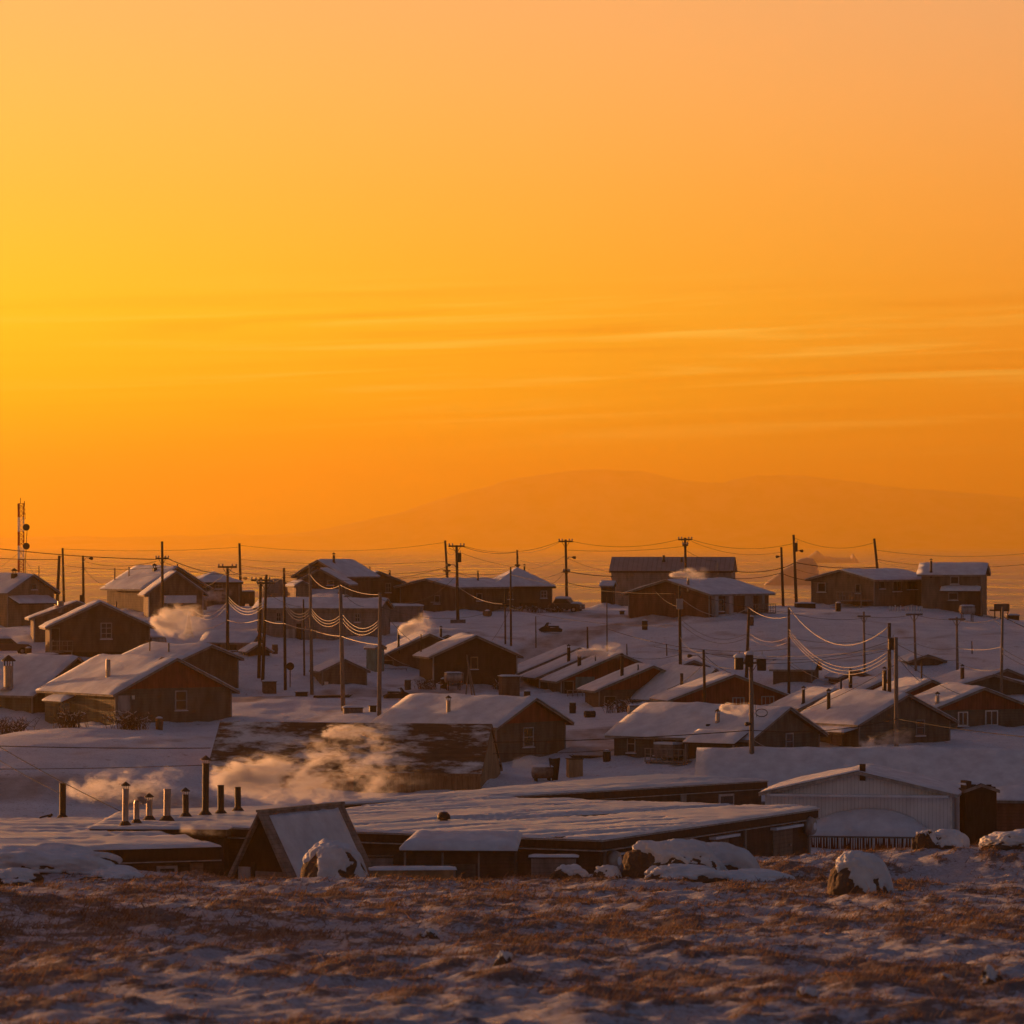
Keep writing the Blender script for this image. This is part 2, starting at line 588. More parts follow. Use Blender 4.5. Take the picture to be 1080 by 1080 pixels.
RIDGE = [(-900, 566), (-400, 566), (0, 566), (150, 566), (300, 562), (390, 548), (470, 524), (560, 500), (600, 496), (640, 493), (680, 497), (720, 505), (760, 508), (800, 501), (850, 501),
         (900, 506), (960, 514), (1030, 520), (1080, 525), (1200, 518), (1500, 530), (2000, 545)]
rp = np.array(RIDGE, float)
mxs = np.linspace(-900, 2000, 240)
MY = 25000.0
crest = np.interp(mxs, rp[:, 0], rp[:, 1]) + 5 * fbm(mxs / 30.0, mxs * 0, 4, 4)
rows = []
for k in range(15):
    u = k / 14.0
    yy = 23800 + u * 2400
    ht = (HC + (HZ - crest) / FP * MY) * np.exp(-((yy - MY) / 480.0) ** 2)
    ht = ht * (1 + 0.5 * fbm(mxs / 25.0, np.full_like(mxs, yy / 260.0), 8, 4) * (1 if abs(yy - MY) > 90 else 0.1)) - 4
    rows.append(np.column_stack([(mxs - 540) / FP * MY, np.full_like(mxs, yy), ht]))
co = np.concatenate(rows)
nx = len(mxs)
i = (np.arange(14)[:, None] * nx + np.arange(nx - 1)[None, :]).ravel()
hm = mesh_np('hills', co, np.column_stack([i, i + 1, i + nx + 1, i + nx]).astype(np.int32))
hm.materials.append(mat('far_rock_and_snow', (0.55, 0.55, 0.6), 0.9, (0.12, 0.11, 0.12), 0.006))
ho = bpy.data.objects.new('hills', hm)
COL.objects.link(ho)
ho['kind'] = 'structure'


def box_mesh(name, lo, hi_):
    x0, y0, z0 = lo
    x1, y1, z1 = hi_
    me = bpy.data.meshes.new(name)
    me.from_pydata([(x0, y0, z0), (x1, y0, z0), (x1, y1, z0), (x0, y1, z0), (x0, y0, z1), (x1, y0, z1), (x1, y1, z1), (x0, y1, z1)], [],
                   [(0, 3, 2, 1), (4, 5, 6, 7), (0, 1, 5, 4), (1, 2, 6, 5), (2, 3, 7, 6), (3, 0, 4, 7)])
    return me


hz = box_mesh('haze', (-8200, -120, -12), (8200, 26600, 470))
hmat = bpy.data.materials.new('cold_air')
hmat.use_nodes = True
nt = hmat.node_tree
nt.nodes.clear()
pv = nt.nodes.new('ShaderNodeVolumePrincipled')
pv.inputs['Color'].default_value = (1.0, 0.655, 0.10, 1)
pv.inputs['Density'].default_value = HAZE
pv.inputs['Anisotropy'].default_value = 0.82
mo = nt.nodes.new('ShaderNodeOutputMaterial')
nt.links.new(pv.outputs[0], mo.inputs['Volume'])
hz.materials.append(hmat)
hzo = bpy.data.objects.new('haze', hz)
COL.objects.link(hzo)
hzo['kind'] = 'stuff'
# ------------------------------------------------------------------ builders
def wallmat(name, col, **k):
    return mat(name, col, k.pop('rough', 0.85), tuple(v * 0.52 for v in col), k.pop('scale', 1.6), k.pop('stretch', (1.3, 1.3, 0.35)), **k)


wallmat('olive_boards', (0.15, 0.14, 0.115), boards=('Z', 0.22))
wallmat('green_boards', (0.105, 0.115, 0.10), boards=('Z', 0.22))
wallmat('brown_boards', (0.165, 0.115, 0.09), boards=('Z', 0.22))
wallmat('dark_boards', (0.075, 0.058, 0.052), boards=('Z', 0.2))
wallmat('grey_boards', (0.30, 0.255, 0.235), boards=('Z', 0.25))
wallmat('tan_boards', (0.34, 0.26, 0.19), boards=('Z', 0.25))
wallmat('umber_boards', (0.23, 0.175, 0.14), boards=('Z', 0.25))
wallmat('red_boards', (0.30, 0.085, 0.055), boards=('X', 0.25))
wallmat('red_siding', (0.20, 0.095, 0.07), boards=('Z', 0.22))
wallmat('olive_upright', (0.16, 0.145, 0.12), boards=('X', 0.22))
wallmat('barn_boards', (0.36, 0.20, 0.115), boards=('Y', 0.2), scale=2.2, stretch=(2, 2, 0.35))
mat('pale_metal', (0.78, 0.78, 0.82), 0.55, (0.64, 0.64, 0.68), 1.2, (1, 1, 0.4), boards=('X', 0.24))
wallmat('plywood', (0.42, 0.28, 0.17), rough=0.8)
wallmat('pale_trim', (0.45, 0.43, 0.43))
wallmat('grey_trim', (0.30, 0.27, 0.25))
wallmat('dark_wood', (0.07, 0.045, 0.034), scale=4)
wallmat('black_wood', (0.035, 0.026, 0.022), scale=4)
wallmat('pole_wood', (0.095, 0.06, 0.042), scale=5, stretch=(4, 4, 0.4))
wallmat('grey_pole_wood', (0.26, 0.20, 0.165), scale=5, stretch=(4, 4, 0.4))
wallmat('turquoise_paint', (0.16, 0.30, 0.29))
wallmat('concrete', (0.22, 0.18, 0.165), scale=6)
wallmat('brush', (0.13, 0.085, 0.06), scale=9)
mat('galvanised', (0.42, 0.38, 0.36), 0.45, (0.25, 0.2, 0.18), 3, (1, 1, 0.3), metal=0.6)
mat('rusty_pipe', (0.20, 0.125, 0.09), 0.6, (0.10, 0.06, 0.045), 4, metal=0.4)
mat('soot_metal', (0.05, 0.04, 0.036), 0.6, (0.03, 0.024, 0.02), 5, metal=0.3)
mat('shingles', (0.15, 0.085, 0.055), 0.9, (0.075, 0.045, 0.032), 2.5, stretch=(1, 0.4, 2), boards=('Z', 0.3), snow=0.46, snow_stretch=(0.6, 0.35, 1.7))
mat('ribbed_roof', (0.33, 0.27, 0.26), 0.5, (0.26, 0.21, 0.20), 1.0, boards=('Y', 0.55), board_depth=0.8)
mat('red_paint', (0.42, 0.05, 0.03), 0.6)
mat('white_paint', (0.78, 0.76, 0.74), 0.6)
mat('rock', (0.12, 0.085, 0.068), 0.9, (0.06, 0.042, 0.036), 1.8, bump=0.8, bscale=5)
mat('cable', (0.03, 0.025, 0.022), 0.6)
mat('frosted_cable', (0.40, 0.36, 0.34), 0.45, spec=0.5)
mat('rubber', (0.02, 0.02, 0.02), 0.8)
mat('car_paint', (0.10, 0.05, 0.045), 0.35, spec=0.6)
mat('glass', (0.035, 0.035, 0.04), 0.12, (0.02, 0.02, 0.024), 2, spec=0.6)
mat('lamp_lens', (0.8, 0.75, 0.65), 0.3)


class MB:
    def __init__(self):
        self.v, self.f = [], []

    def quadbox(self, pts):
        """eight corners: bottom ring of four, then top ring of four"""
        n = len(self.v)
        self.v += [tuple(p) for p in pts]
        self.f += [tuple(n + i for i in q) for q in ((0, 3, 2, 1), (4, 5, 6, 7), (0, 1, 5, 4), (1, 2, 6, 5), (2, 3, 7, 6), (3, 0, 4, 7))]
        return self

    def box(self, x0, y0, z0, x1, y1, z1):
        x0, x1 = min(x0, x1), max(x0, x1)
        y0, y1 = min(y0, y1), max(y0, y1)
        z0, z1 = min(z0, z1), max(z0, z1)
        return self.quadbox([(x0, y0, z0), (x1, y0, z0), (x1, y1, z0), (x0, y1, z0), (x0, y0, z1), (x1, y0, z1), (x1, y1, z1), (x0, y1, z1)])

    def prism_y(self, poly, y0, y1):
        """polygon in (x, z), counter-clockwise seen from -y, extruded along y"""
        n, k = len(self.v), len(poly)
        self.v += [(x, y0, z) for x, z in poly] + [(x, y1, z) for x, z in poly]
        self.f.append(tuple(range(n, n + k)))
        self.f.append(tuple(range(n + 2 * k - 1, n + k - 1, -1)))
        for i in range(k):
            j = (i + 1) % k
            self.f.append((n + i, n + k + i, n + k + j, n + j))
        return self

    def tube(self, pts, r, k=8, cap=True):
        pts = [Vector(p) for p in pts]
        rs = r if isinstance(r, (list, tuple)) else [r] * len(pts)
        n0 = len(self.v)
        for i, p in enumerate(pts):
            d = (pts[min(i + 1, len(pts) - 1)] - pts[max(i - 1, 0)]).normalized()
            a = Vector((0, 0, 1)) if abs(d.z) < 0.9 else Vector((1, 0, 0))
            u = d.cross(a).normalized()
            w = d.cross(u)
            for j in range(k):
                t = 2 * math.pi * j / k
                self.v.append(tuple(p + (u * math.cos(t) + w * math.sin(t)) * rs[i]))
        for i in range(len(pts) - 1):
            for j in range(k):
                a, b_ = n0 + i * k + j, n0 + i * k + (j + 1) % k
                self.f.append((a, a + k, b_ + k, b_))
        if cap:
            self.f.append(tuple(n0 + j for j in range(k)))
            e = n0 + (len(pts) - 1) * k
            self.f.append(tuple(e + k - 1 - j for j in range(k)))
        return self

    def build(self, name, m, parent=None, smooth=False):
        me = bpy.data.meshes.new(name)
        me.from_pydata(self.v, [], self.f)
        if smooth:
            me.polygons.foreach_set('use_smooth', [True] * len(me.polygons))
        me.materials.append(MATS[m])
        me.update()
        return link(name, me, parent)


def link(name, me, parent=None):
    o = bpy.data.objects.new(name, me)
    COL.objects.link(o)
    if parent is not None:
        o.parent = parent
    return o


def tag(o, label, cat, group=None):
    o['label'] = label
    o['category'] = cat
    if group:
        o['group'] = group
    return o


def thing(name, label, cat, loc=(0, 0, 0), rz=0.0, group=None):
    o = bpy.data.objects.new(name, None)
    o.empty_display_size = 0.3
    COL.objects.link(o)
    o.location = loc
    o.rotation_euler = (0, 0, rz)
    return tag(o, label, cat, group)


def snow_sheet(name, quad, thick, parent, seed=0, nu=14, nv=12, m='snow', over=0.08, wave=1.0, soft=True, drift=0.0):
    """a soft slab of snow lying on the four-cornered patch quad = a, b, c, d (a-b and d-c along u)"""
    a, b_, c, d = [Vector(p) for p in quad]
    us = (b_ - a).normalized()
    vs = (d - a).normalized()
    a, b_, c, d = a - (us + vs) * over, b_ + (us - vs) * over, c + (us + vs) * over, d - (us - vs) * over
    U, V = np.meshgrid(np.linspace(0, 1, nu), np.linspace(0, 1, nv))
    A, B, C, D = [np.array(p)[None, None, :] for p in (a, b_, c, d)]
    P = (A * (1 - U[..., None]) + B * U[..., None]) * (1 - V[..., None]) + (D * (1 - U[..., None]) + C * U[..., None]) * V[..., None]
    lu, lv = (b_ - a).length, (d - a).length
    nse = fbm(U * lu / 1.7 + seed * 7.3, V * lv / 1.7 + seed * 3.1, seed, 4)
    fine = fbm(U * lu / 0.5 + seed, V * lv / 0.5, seed + 5, 2)
    ed = np.minimum(np.minimum(U * lu, (1 - U) * lu), np.minimum(V * lv, (1 - V) * lv))
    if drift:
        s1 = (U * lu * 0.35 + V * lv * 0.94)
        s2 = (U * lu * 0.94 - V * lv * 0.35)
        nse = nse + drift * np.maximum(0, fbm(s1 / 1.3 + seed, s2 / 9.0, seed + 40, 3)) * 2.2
    rnd = 1 - np.exp(-(ed + 0.05) / 0.16) if soft else 1.0
    h = thick * (1 + wave * (nse * 0.9 + 0.22 * fine)) * rnd + 0.02
    T = P.copy()
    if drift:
        shadow_cut = np.maximum(0, fbm(s1 / 0.7 + seed * 2.0, s2 / 13.0, seed + 60, 4) + 0.5 * fbm(s1 / 3.5, s2 / 20.0, seed + 66, 2) - 0.10)  # bare dark strips cut into the snow, standing in for drift shadows
        h = h - 2.6 * shadow_cut * thick / 0.15
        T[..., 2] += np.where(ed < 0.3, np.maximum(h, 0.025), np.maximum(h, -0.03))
    else:
        T[..., 2] += np.maximum(h, 0.025)
    jag = fbm(U * lu / 0.9 + 11, V * lv / 0.9 + seed, seed + 2, 3) * 0.16
    for s, ax in ((U, us), (V, vs)):
        for sel, sg in ((s < 1e-6, -1), (s > 1 - 1e-6, 1)):
            T[sel] += np.array(ax)[None, :] * sg * (jag[sel] - 0.02)[:, None]
    bot = P.copy()
    bot[..., 2] += 0.004
    co = np.concatenate([T.reshape(-1, 3), bot.reshape(-1, 3)])
    i = (np.arange(nv - 1)[:, None] * nu + np.arange(nu - 1)[None, :]).ravel()
    n = nu * nv
    top = np.column_stack([i, i + 1, i + nu + 1, i + nu])
    ring = list(range(nu)) + [k * nu + nu - 1 for k in range(1, nv)] + [(nv - 1) * nu + k for k in range(nu - 2, -1, -1)] + [k * nu for k in range(nv - 2, 0, -1)]
    side = np.array([(ring[k], n + ring[k], n + ring[(k + 1) % len(ring)], ring[(k + 1) % len(ring)]) for k in range(len(ring))])
    f = np.concatenate([top, side]).astype(np.int32)
    nrm = us.cross(vs)
    if nrm.z < 0:
        f = f[:, ::-1].copy()
    me = mesh_np(name, co, f)
    me.materials.append(MATS[m])
    return link(name, me, parent)


SEED = [0]
HOUSES = []


class House:
    """a gabled or hipped house measured off the photograph: the corner nearest the camera, how many photo columns its gable and
    its long side take up, and how far it is turned"""

    def __init__(self, label, corner, Y, gpx, spx, theta, side, eave, ridge, wall='olive_boards', clad=None, snow=0.2, roofm='dark_wood',
                 into=None, over=0.5, hip=0.0, trim='grey_trim', name='house', cat='house', ridge_shift=0.0, fascia='grey_trim', extra=1.2, group=None,
                 corner_trim=True, clad_z=None):
        SEED[0] += 1
        self.seed = SEED[0]
        s = Y / FP
        th = R(theta)
        self.s, self.side, self.c, self.gpx, self.spx, self.base = s, side, corner[0], gpx, spx, corner[1]
        self.w, self.l = w, l = gpx * s / math.cos(th), spx * s / math.sin(th)
        self.h, self.r = h, r = (corner[1] - eave) * s, (eave - ridge) * s
        self.over = over
        rz = th if side == 'L' else -th
        cp = at(corner[0], corner[1], Y)
        cx = -w / 2 if side == 'L' else w / 2
        off = Vector((cx * math.cos(rz) + l / 2 * math.sin(rz), cx * math.sin(rz) - l / 2 * math.cos(rz), 0))
        loc = cp - off
        M = Matrix.Translation(loc) @ Matrix.Rotation(rz, 4, 'Z')
        self.M = M
        HOUSES.append(self)
        if into is None:
            self.root = thing(name, label, cat, loc, rz, group)
            self.M0 = M
            self.B = None
        else:
            self.root, self.M0 = into.root, into.M0
            self.B = into.M0.inverted() @ M
        # walls
        xr = self.xr = ridge_shift * w
        mb = MB()
        z0 = -extra
        if hip:
            mb.box(-w / 2, -l / 2, z0, w / 2, l / 2, h)
        else:
            mb.prism_y([(-w / 2, z0), (w / 2, z0), (w / 2, h), (xr, h + r), (-w / 2, h)], -l / 2, l / 2)
        self.part(mb.build('wall', wall))
        # roof
        e, t = over, 0.16
        kL, kR = r / (w / 2 + xr), r / (w / 2 - xr)
        self.kL, self.kR = kL, kR
        y0, y1 = -l / 2 - e, l / 2 + e
        if hip:
            q = hip * l
            zl, zrr = h - e * kL, h - e * kR
            k = r / q if q else 0
            b4 = [(-w / 2 - e, y0, h - e * kL), (w / 2 + e, y0, h - e * kR), (w / 2 + e, y1, h - e * kR), (-w / 2 - e, y1, h - e * kL)]
            rd = [(xr, -l / 2 + q, h + r), (xr, l / 2 - q, h + r)]
            v = b4 + rd
            me = bpy.data.meshes.new('roof')
            lo = [(x, y, z - t) for x, y, z in b4]
            me.from_pydata(v + lo, [], [(0, 4, 5, 3), (1, 2, 5, 4), (0, 1, 4), (2, 3, 5), (6, 9, 8, 7), (0, 6, 7, 1), (1, 7, 8, 2), (2, 8, 9, 3), (3, 9, 6, 0)])
            me.materials.append(MATS[roofm])
            rf = self.part(link('roof', me))
            if snow:
                m2 = bpy.data.meshes.new('roof_snow')
                vv = [((x * 0.99), y * 0.99, z + 0.02) for x, y, z in v]
                m2.from_pydata(vv, [], [(0, 4, 5, 3), (1, 2, 5, 4), (0, 1, 4), (2, 3, 5)])
                m2.materials.append(MATS['snow'])
                o2 = link('roof_snow', m2, rf)
                sd = o2.modifiers.new('thick', 'SOLIDIFY')
                sd.thickness = -snow
                sd.offset = -1
                bv = o2.modifiers.new('soft', 'BEVEL')
                bv.width = snow * 0.45
                bv.segments = 2
        else:
            poly = [(-w / 2 - e, h - e * kL), (xr, h + r), (w / 2 + e, h - e * kR), (w / 2 + e, h - e * kR + t), (xr, h + r + t * 1.05), (-w / 2 - e, h - e * kL + t)]
            mb = MB().prism_y(poly, y0, y1)
            rf = self.part(mb.build('roof', roofm))
            if snow:
                A = (-w / 2 - e, y0, h - e * kL + t)
                Bq = (xr, y0, h + r + t * 1.05)
                Cq = (xr, y1, h + r + t * 1.05)
                D = (-w / 2 - e, y1, h - e * kL + t)
                E = (w / 2 + e, y0, h - e * kR + t)
                F = (w / 2 + e, y1, h - e * kR + t)
                self.snow2(A, Bq, E, F, Cq, D, snow * 0.5, rf)
            if fascia:
                mb = MB()
                d0 = 0.22
                yy0, yy1 = y0 - 0.035, y0 - 0.003
                mb.prism_y([(-w / 2 - e, h - e * kL - 0.04), (xr, h + r - 0.06), (xr, h + r + d0 - 0.08), (-w / 2 - e, h - e * kL + d0 - 0.06)], yy0, yy1)
                mb.prism_y([(xr, h + r - 0.06), (w / 2 + e, h - e * kR - 0.04), (w / 2 + e, h - e * kR + d0 - 0.06), (xr, h + r + d0 - 0.08)], yy0, yy1)
                mb.box(-w / 2 - e - 0.035, y0, h - e * kL - 0.05, -w / 2 - e - 0.003, y1, h - e * kL + t - 0.02)
                mb.box(w / 2 + e + 0.003, y0, h - e * kR - 0.05, w / 2 + e + 0.035, y1, h - e * kR + t - 0.02)
                self.part(mb.build('fascia', fascia))
        self.roof = rf
        if clad and not hip:
            cz = h if clad_z is None else (corner[1] - clad_z) * s
            mb = MB()
            ins = 0.06
            if cz >= h:
                f0 = (h + r - cz) / r
                poly = [(xr - (w / 2 + xr) * f0 + ins, cz), (xr + (w / 2 - xr) * f0 - ins, cz), (xr, h + r - 0.03)]
            else:
                poly = [(-w / 2 + 0.01, cz), (w / 2 - 0.01, cz), (w / 2 - 0.01, h - 0.02), (xr, h + r - 0.03), (-w / 2 + 0.01, h - 0.02)]
            mb.prism_y(poly, -l / 2 - 0.045, -l / 2 - 0.002)
            self.part(mb.build('gable_cladding', clad))
        if corner_trim and trim:
            for x in (-w / 2, w / 2):
                self.part(MB().box(x - 0.06, -l / 2 - 0.06, -extra, x + 0.06, -l / 2 + 0.06, h - 0.02).build('corner_trim', trim))

    def snow2(self, A, Bq, E, F, Cq, D, snow, rf):
        """one blanket over both slopes, rounded over the ridge and lumpy"""
        nu, nv = 21, max(8, min(26, int(self.l / 0.6)))
        us = np.linspace(-1, 1, nu)
        vs = np.linspace(0, 1, nv)
        U, V = np.meshgrid(us, vs)
        ov = 0.10
        x = np.where(U < 0, Bq[0] + (Bq[0] - A[0] + ov) * U, Bq[0] + (E[0] - Bq[0] + ov) * U)
        y = A[1] - ov + (D[1] - A[1] + 2 * ov) * V
        kl, kr = self.kL, self.kR
        z = Bq[2] - np.where(U < 0, (Bq[0] - x) * kl, (x - Bq[0]) * kr)
        sd = self.seed
        n = fbm(x / 2.1 + sd * 5.7, y / 2.1 + sd * 9.1, sd, 4)
        n2 = fbm(x / 0.55 + sd, y / 0.55, sd + 3, 2)
        ed = np.minimum(np.minimum((1 - np.abs(U)) * (self.w / 2 + self.over), V * self.l), (1 - V) * self.l)
        rnd = 1 - np.exp(-(ed + 0.06) / 0.2)
        hgt = np.maximum(snow * (1.05 + 2.7 * n + 0.5 * n2) * rnd + 0.02, -0.05)
        ridge = -0.10 * np.exp(-((x - Bq[0]) / 0.35) ** 2)
        jag = fbm(V * 9 + sd, U * 9, sd + 8, 3) * 0.22
        xt = x + np.where(np.abs(U) > 0.999, np.sign(U) * (jag - 0.05), 0)
        jag2 = fbm(U * 8 + sd, V * 3, sd + 9, 3) * 0.15
        yt = y + np.where(V < 1e-6, -jag2, 0) + np.where(V > 1 - 1e-6, jag2, 0)
        top = np.column_stack([xt.ravel(), yt.ravel(), (z + hgt + ridge * snow * 4).ravel()])
        bot = np.column_stack([x.ravel(), y.ravel(), (z + 0.004).ravel()])
        co = np.concatenate([top, bot])
        i = (np.arange(nv - 1)[:, None] * nu + np.arange(nu - 1)[None, :]).ravel()
        tp = np.column_stack([i, i + 1, i + nu + 1, i + nu])
        ring = list(range(nu)) + [k * nu + nu - 1 for k in range(1, nv)] + [(nv - 1) * nu + k for k in range(nu - 2, -1, -1)] + [k * nu for k in range(nv - 2, 0, -1)]
        m = nu * nv
        sdv = np.array([(ring[k], m + ring[k], m + ring[(k + 1) % len(ring)], ring[(k + 1) % len(ring)]) for k in range(len(ring))])
        me = mesh_np('roof_snow', co, np.concatenate([tp, sdv]).astype(np.int32))
        me.materials.append(MATS['snow'])
        return link('roof_snow', me, rf)

    def part(self, o):
        o.parent = self.root
        if self.B is not None:
            o.matrix_basis = self.B
        return o

    # positions on the walls, from photo columns and rows
    def u(self, face, px):
        if face == 'g':
            return -self.w / 2 + (px - self.c) / self.gpx * self.w if self.side == 'L' else self.w / 2 - (self.c - px) / self.gpx * self.w
        return -self.l / 2 + abs(px - self.c) / self.spx * self.l

    def z(self, py):
        return (self.base - py) * self.s

    def fbox(self, mb, face, a0, z0, n0, a1, z1, n1):
        if face == 'g':
            mb.box(a0, -self.l / 2 - n0, z0, a1, -self.l / 2 - n1, z1)
        elif self.side == 'L':
            mb.box(-self.w / 2 - n0, a0, z0, -self.w / 2 - n1, a1, z1)
        else:
            mb.box(self.w / 2 + n0, a0, z0, self.w / 2 + n1, a1, z1)
        return mb

    def span(self, face, x0, x1):
        a, b_ = self.u(face, x0), self.u(face, x1)
        return min(a, b_), max(a, b_)

    def window(self, face, x0, x1, t, b_, frame='pale_trim', bars=(1, 1), label=None, fw=0.09):
        a0, a1 = self.span(face, x0, x1)
        z1, z0 = self.z(t), self.z(b_)
        mb = MB()
        for q in ((a0, z0, a1, z0 + fw), (a0, z1 - fw, a1, z1), (a0, z0 + fw, a0 + fw, z1 - fw), (a1 - fw, z0 + fw, a1, z1 - fw)):
            self.fbox(mb, face, q[0], q[1], -0.02, q[2], q[3], 0.07)
        for k in range(bars[0]):
            m = a0 + (a1 - a0) * (k + 1) / (bars[0] + 1)
            self.fbox(mb, face, m - 0.03, z0 + fw, 0.0, m + 0.03, z1 - fw, 0.06)
        for k in range(bars[1]):
            m = z0 + (z1 - z0) * (k + 1) / (bars[1] + 1)
            self.fbox(mb, face, a0 + fw, m - 0.03, 0.001, a1 - fw, m + 0.03, 0.057)
        o = self.part(mb.build('window', frame))
        p = self.fbox(MB(), face, a0 + fw, z0 + fw, 0.012, a1 - fw, z1 - fw, 0.03).build('pane', 'glass', o)
        s_ = self.fbox(MB(), face, a0 - 0.06, z0 - 0.07, 0.0, a1 + 0.06, z0 - 0.003, 0.16).build('sill', 'snow', o)
        if label:
            o['label'] = label
        return o

    def door(self, face, x0, x1, t, b_, m='pale_trim', frame='grey_trim', label=None):
        a0, a1 = self.span(face, x0, x1)
        z1, z0 = self.z(t), self.z(b_)
        o = self.part(self.fbox(MB(), face, a0, z0, -0.02, a1, z1, 0.05).build('door', m))
        mb = MB()
        fw = 0.08
        self.fbox(mb, face, a0 - fw, z0, -0.02, a0 - 0.003, z1, 0.09)
        self.fbox(mb, face, a1 + 0.003, z0, -0.02, a1 + fw, z1, 0.09)
        self.fbox(mb, face, a0 - fw, z1 + 0.003, -0.02, a1 + fw, z1 + fw, 0.09)
        mb.build('frame', frame, o)
        self.fbox(MB(), face, a0 + 0.08, z0 + (z1 - z0) * 0.45, 0.052, a0 + 0.16, z0 + (z1 - z0) * 0.49, 0.10).build('handle', 'galvanised', o)
        if label:
            o['label'] = label
        return o

    def panel(self, face, x0, x1, t, b_, name, m, depth=0.05, snow=False):
        a0, a1 = self.span(face, x0, x1)
        o = self.part(self.fbox(MB(), face, a0, self.z(b_), -0.02, a1, self.z(t), depth).build(name, m))
        if snow:
            self.fbox(MB(), face, a0 - 0.05, self.z(t) + 0.003, -0.0, a1 + 0.05, self.z(t) + 0.16, depth + 0.05).build('snow_cap', 'snow', o)
        return o

    def awning(self, face, x0, x1, t, b_, out=1.3, post=False, name='awning'):
        """a lean-to roof with snow on it; t and b_ are the photo rows of its wall edge and its outer edge"""
        a0, a1 = self.span(face, x0, x1)
        zt, zb = self.z(t), self.z(b_)
        if face == 'g':
            P = lambda a, n, z: (a, -self.l / 2 - n, z)
        elif self.side == 'L':
            P = lambda a, n, z: (-self.w / 2 - n, a, z)
        else:
            P = lambda a, n, z: (self.w / 2 + n, a, z)
        q = [P(a0, -0.02, zt), P(a1, -0.02, zt), P(a1, out, zb), P(a0, out, zb)]
        if face != 'g' and self.side == 'R' or face == 'g':
            pass
        mb = MB().quadbox([(x, y, z - 0.14) for x, y, z in q] + q)
        o = self.part(mb.build(name, 'dark_wood'))
        snow_sheet('snow_cap', q, 0.2, o, self.seed + 31, 12, 7)
        if post:
            for a in (a0 + 0.1, a1 - 0.1):
                x, y, z = P(a, out - 0.1, zb)
                MB().box(x - 0.06, y - 0.06, -1.0, x + 0.06, y + 0.06, z - 0.12).build('post', 'grey_trim', o)
        return o

    def steps(self, face, x0, x1, t, out=1.6, rail=True, m='grey_trim', deck=0.9):
        """a deck at row t with stairs in front and a hand rail"""
        a0, a1 = self.span(face, x0, x1)
        zt = self.z(t)
        o = self.part(self.fbox(MB(), face, a0, zt - 0.12, 0.01, a1, zt, out).build('deck', m))
        mb = MB()
        n = max(2, int((zt + 0.3) / 0.2))
        for k in range(n):
            zz = zt - (k + 1) * (zt + 0.2) / n
            self.fbox(mb, face, a0 + 0.05, zz, out + 0.02 + k * 0.25, a0 + min(1.1, a1 - a0), zz + 0.05, out + 0.27 + k * 0.25)
        mb.build('stair', m, o)
        if rail:
            mb = MB()
            kk = max(2, int((a1 - a0) / 0.45))
            for k in range(kk + 1):
                a = a0 + (a1 - a0 - 0.06) * k / kk
                self.fbox(mb, face, a, zt + 0.003, out - 0.09, a + 0.06, zt + 0.86, out - 0.03)
            self.fbox(mb, face, a0 - 0.03, zt + 0.863, out - 0.11, a1 + 0.03, zt + 0.93, out - 0.01)
            self.fbox(mb, face, a0, zt + 0.45, out - 0.085, a1, zt + 0.50, out - 0.092)
            mb.build('railing', m, o)
        mb = MB()
        for a in (a0 + 0.05, a1 - 0.15):
            self.fbox(mb, face, a, -1.0, out - 0.2, a + 0.1, zt - 0.123, out - 0.1)
        mb.build('deck_post', m, o)
        return o

    def roof_at(self, px, py, sl):
        """local point of the slope (sl -1 left, +1 right) seen at a photo pixel"""
        o_ = self.M.inverted() @ Vector((0, 0, HC))
        d = self.M.inverted().to_3x3() @ Vector(((px - 540) / FP, 1, -(py - HZ) / FP))
        k = self.kL if sl < 0 else -self.kR
        zr = self.h + self.r + 0.17 - k * self.xr
        den = d.z - k * d.x
        t = (zr + k * o_.x - o_.z) / den
        return o_ + d * t

    def chimney(self, px, b_, t, wpx=4.0, sl=-1, m='galvanised', cap=True, name='chimney', box=False):
        p = self.roof_at(px, b_, sl)
        p.x = max(-self.w / 2, min(self.w / 2, p.x))
        p.y = max(-self.l / 2, min(self.l / 2, p.y))
        p.z = self.h + self.r - (self.xr - p.x) * self.kL if p.x < self.xr else self.h + self.r - (p.x - self.xr) * self.kR
        hgt = (b_ - t) * self.s
        r_ = wpx * self.s / 2
        mb = MB()
        if box:
            mb.box(p.x - r_, p.y - r_, p.z - 0.4, p.x + r_, p.y + r_, p.z + hgt)
        else:
            mb.tube([p + Vector((0, 0, -0.4)), p + Vector((0, 0, hgt))], r_, 12)
            mb.tube([p + Vector((0, 0, 0.1)), p + Vector((0, 0, 0.34))], [r_ * 1.9, r_ * 1.1], 12)
        o = self.part(mb.build(name, m, smooth=False))
        if cap:
            pipe_cap(p + Vector((0, 0, hgt)), r_, o)
        return o


def pipe_cap(p, r_, parent, m='soot_metal'):
    mb = MB()
    for k in range(4):
        a = k * math.pi / 2 + 0.4
        q = p + Vector((math.cos(a), math.sin(a), 0)) * r_ * 0.9
        mb.tube([q, q + Vector((0, 0, r_ * 1.1))], r_ * 0.12, 5)
    mb.tube([p + Vector((0, 0, r_ * 1.0)), p + Vector((0, 0, r_ * 1.25)), p + Vector((0, 0, r_ * 2.3))], [r_ * 1.55, r_ * 1.5, r_ * 0.12], 12)
    return mb.build('cap', m, parent)


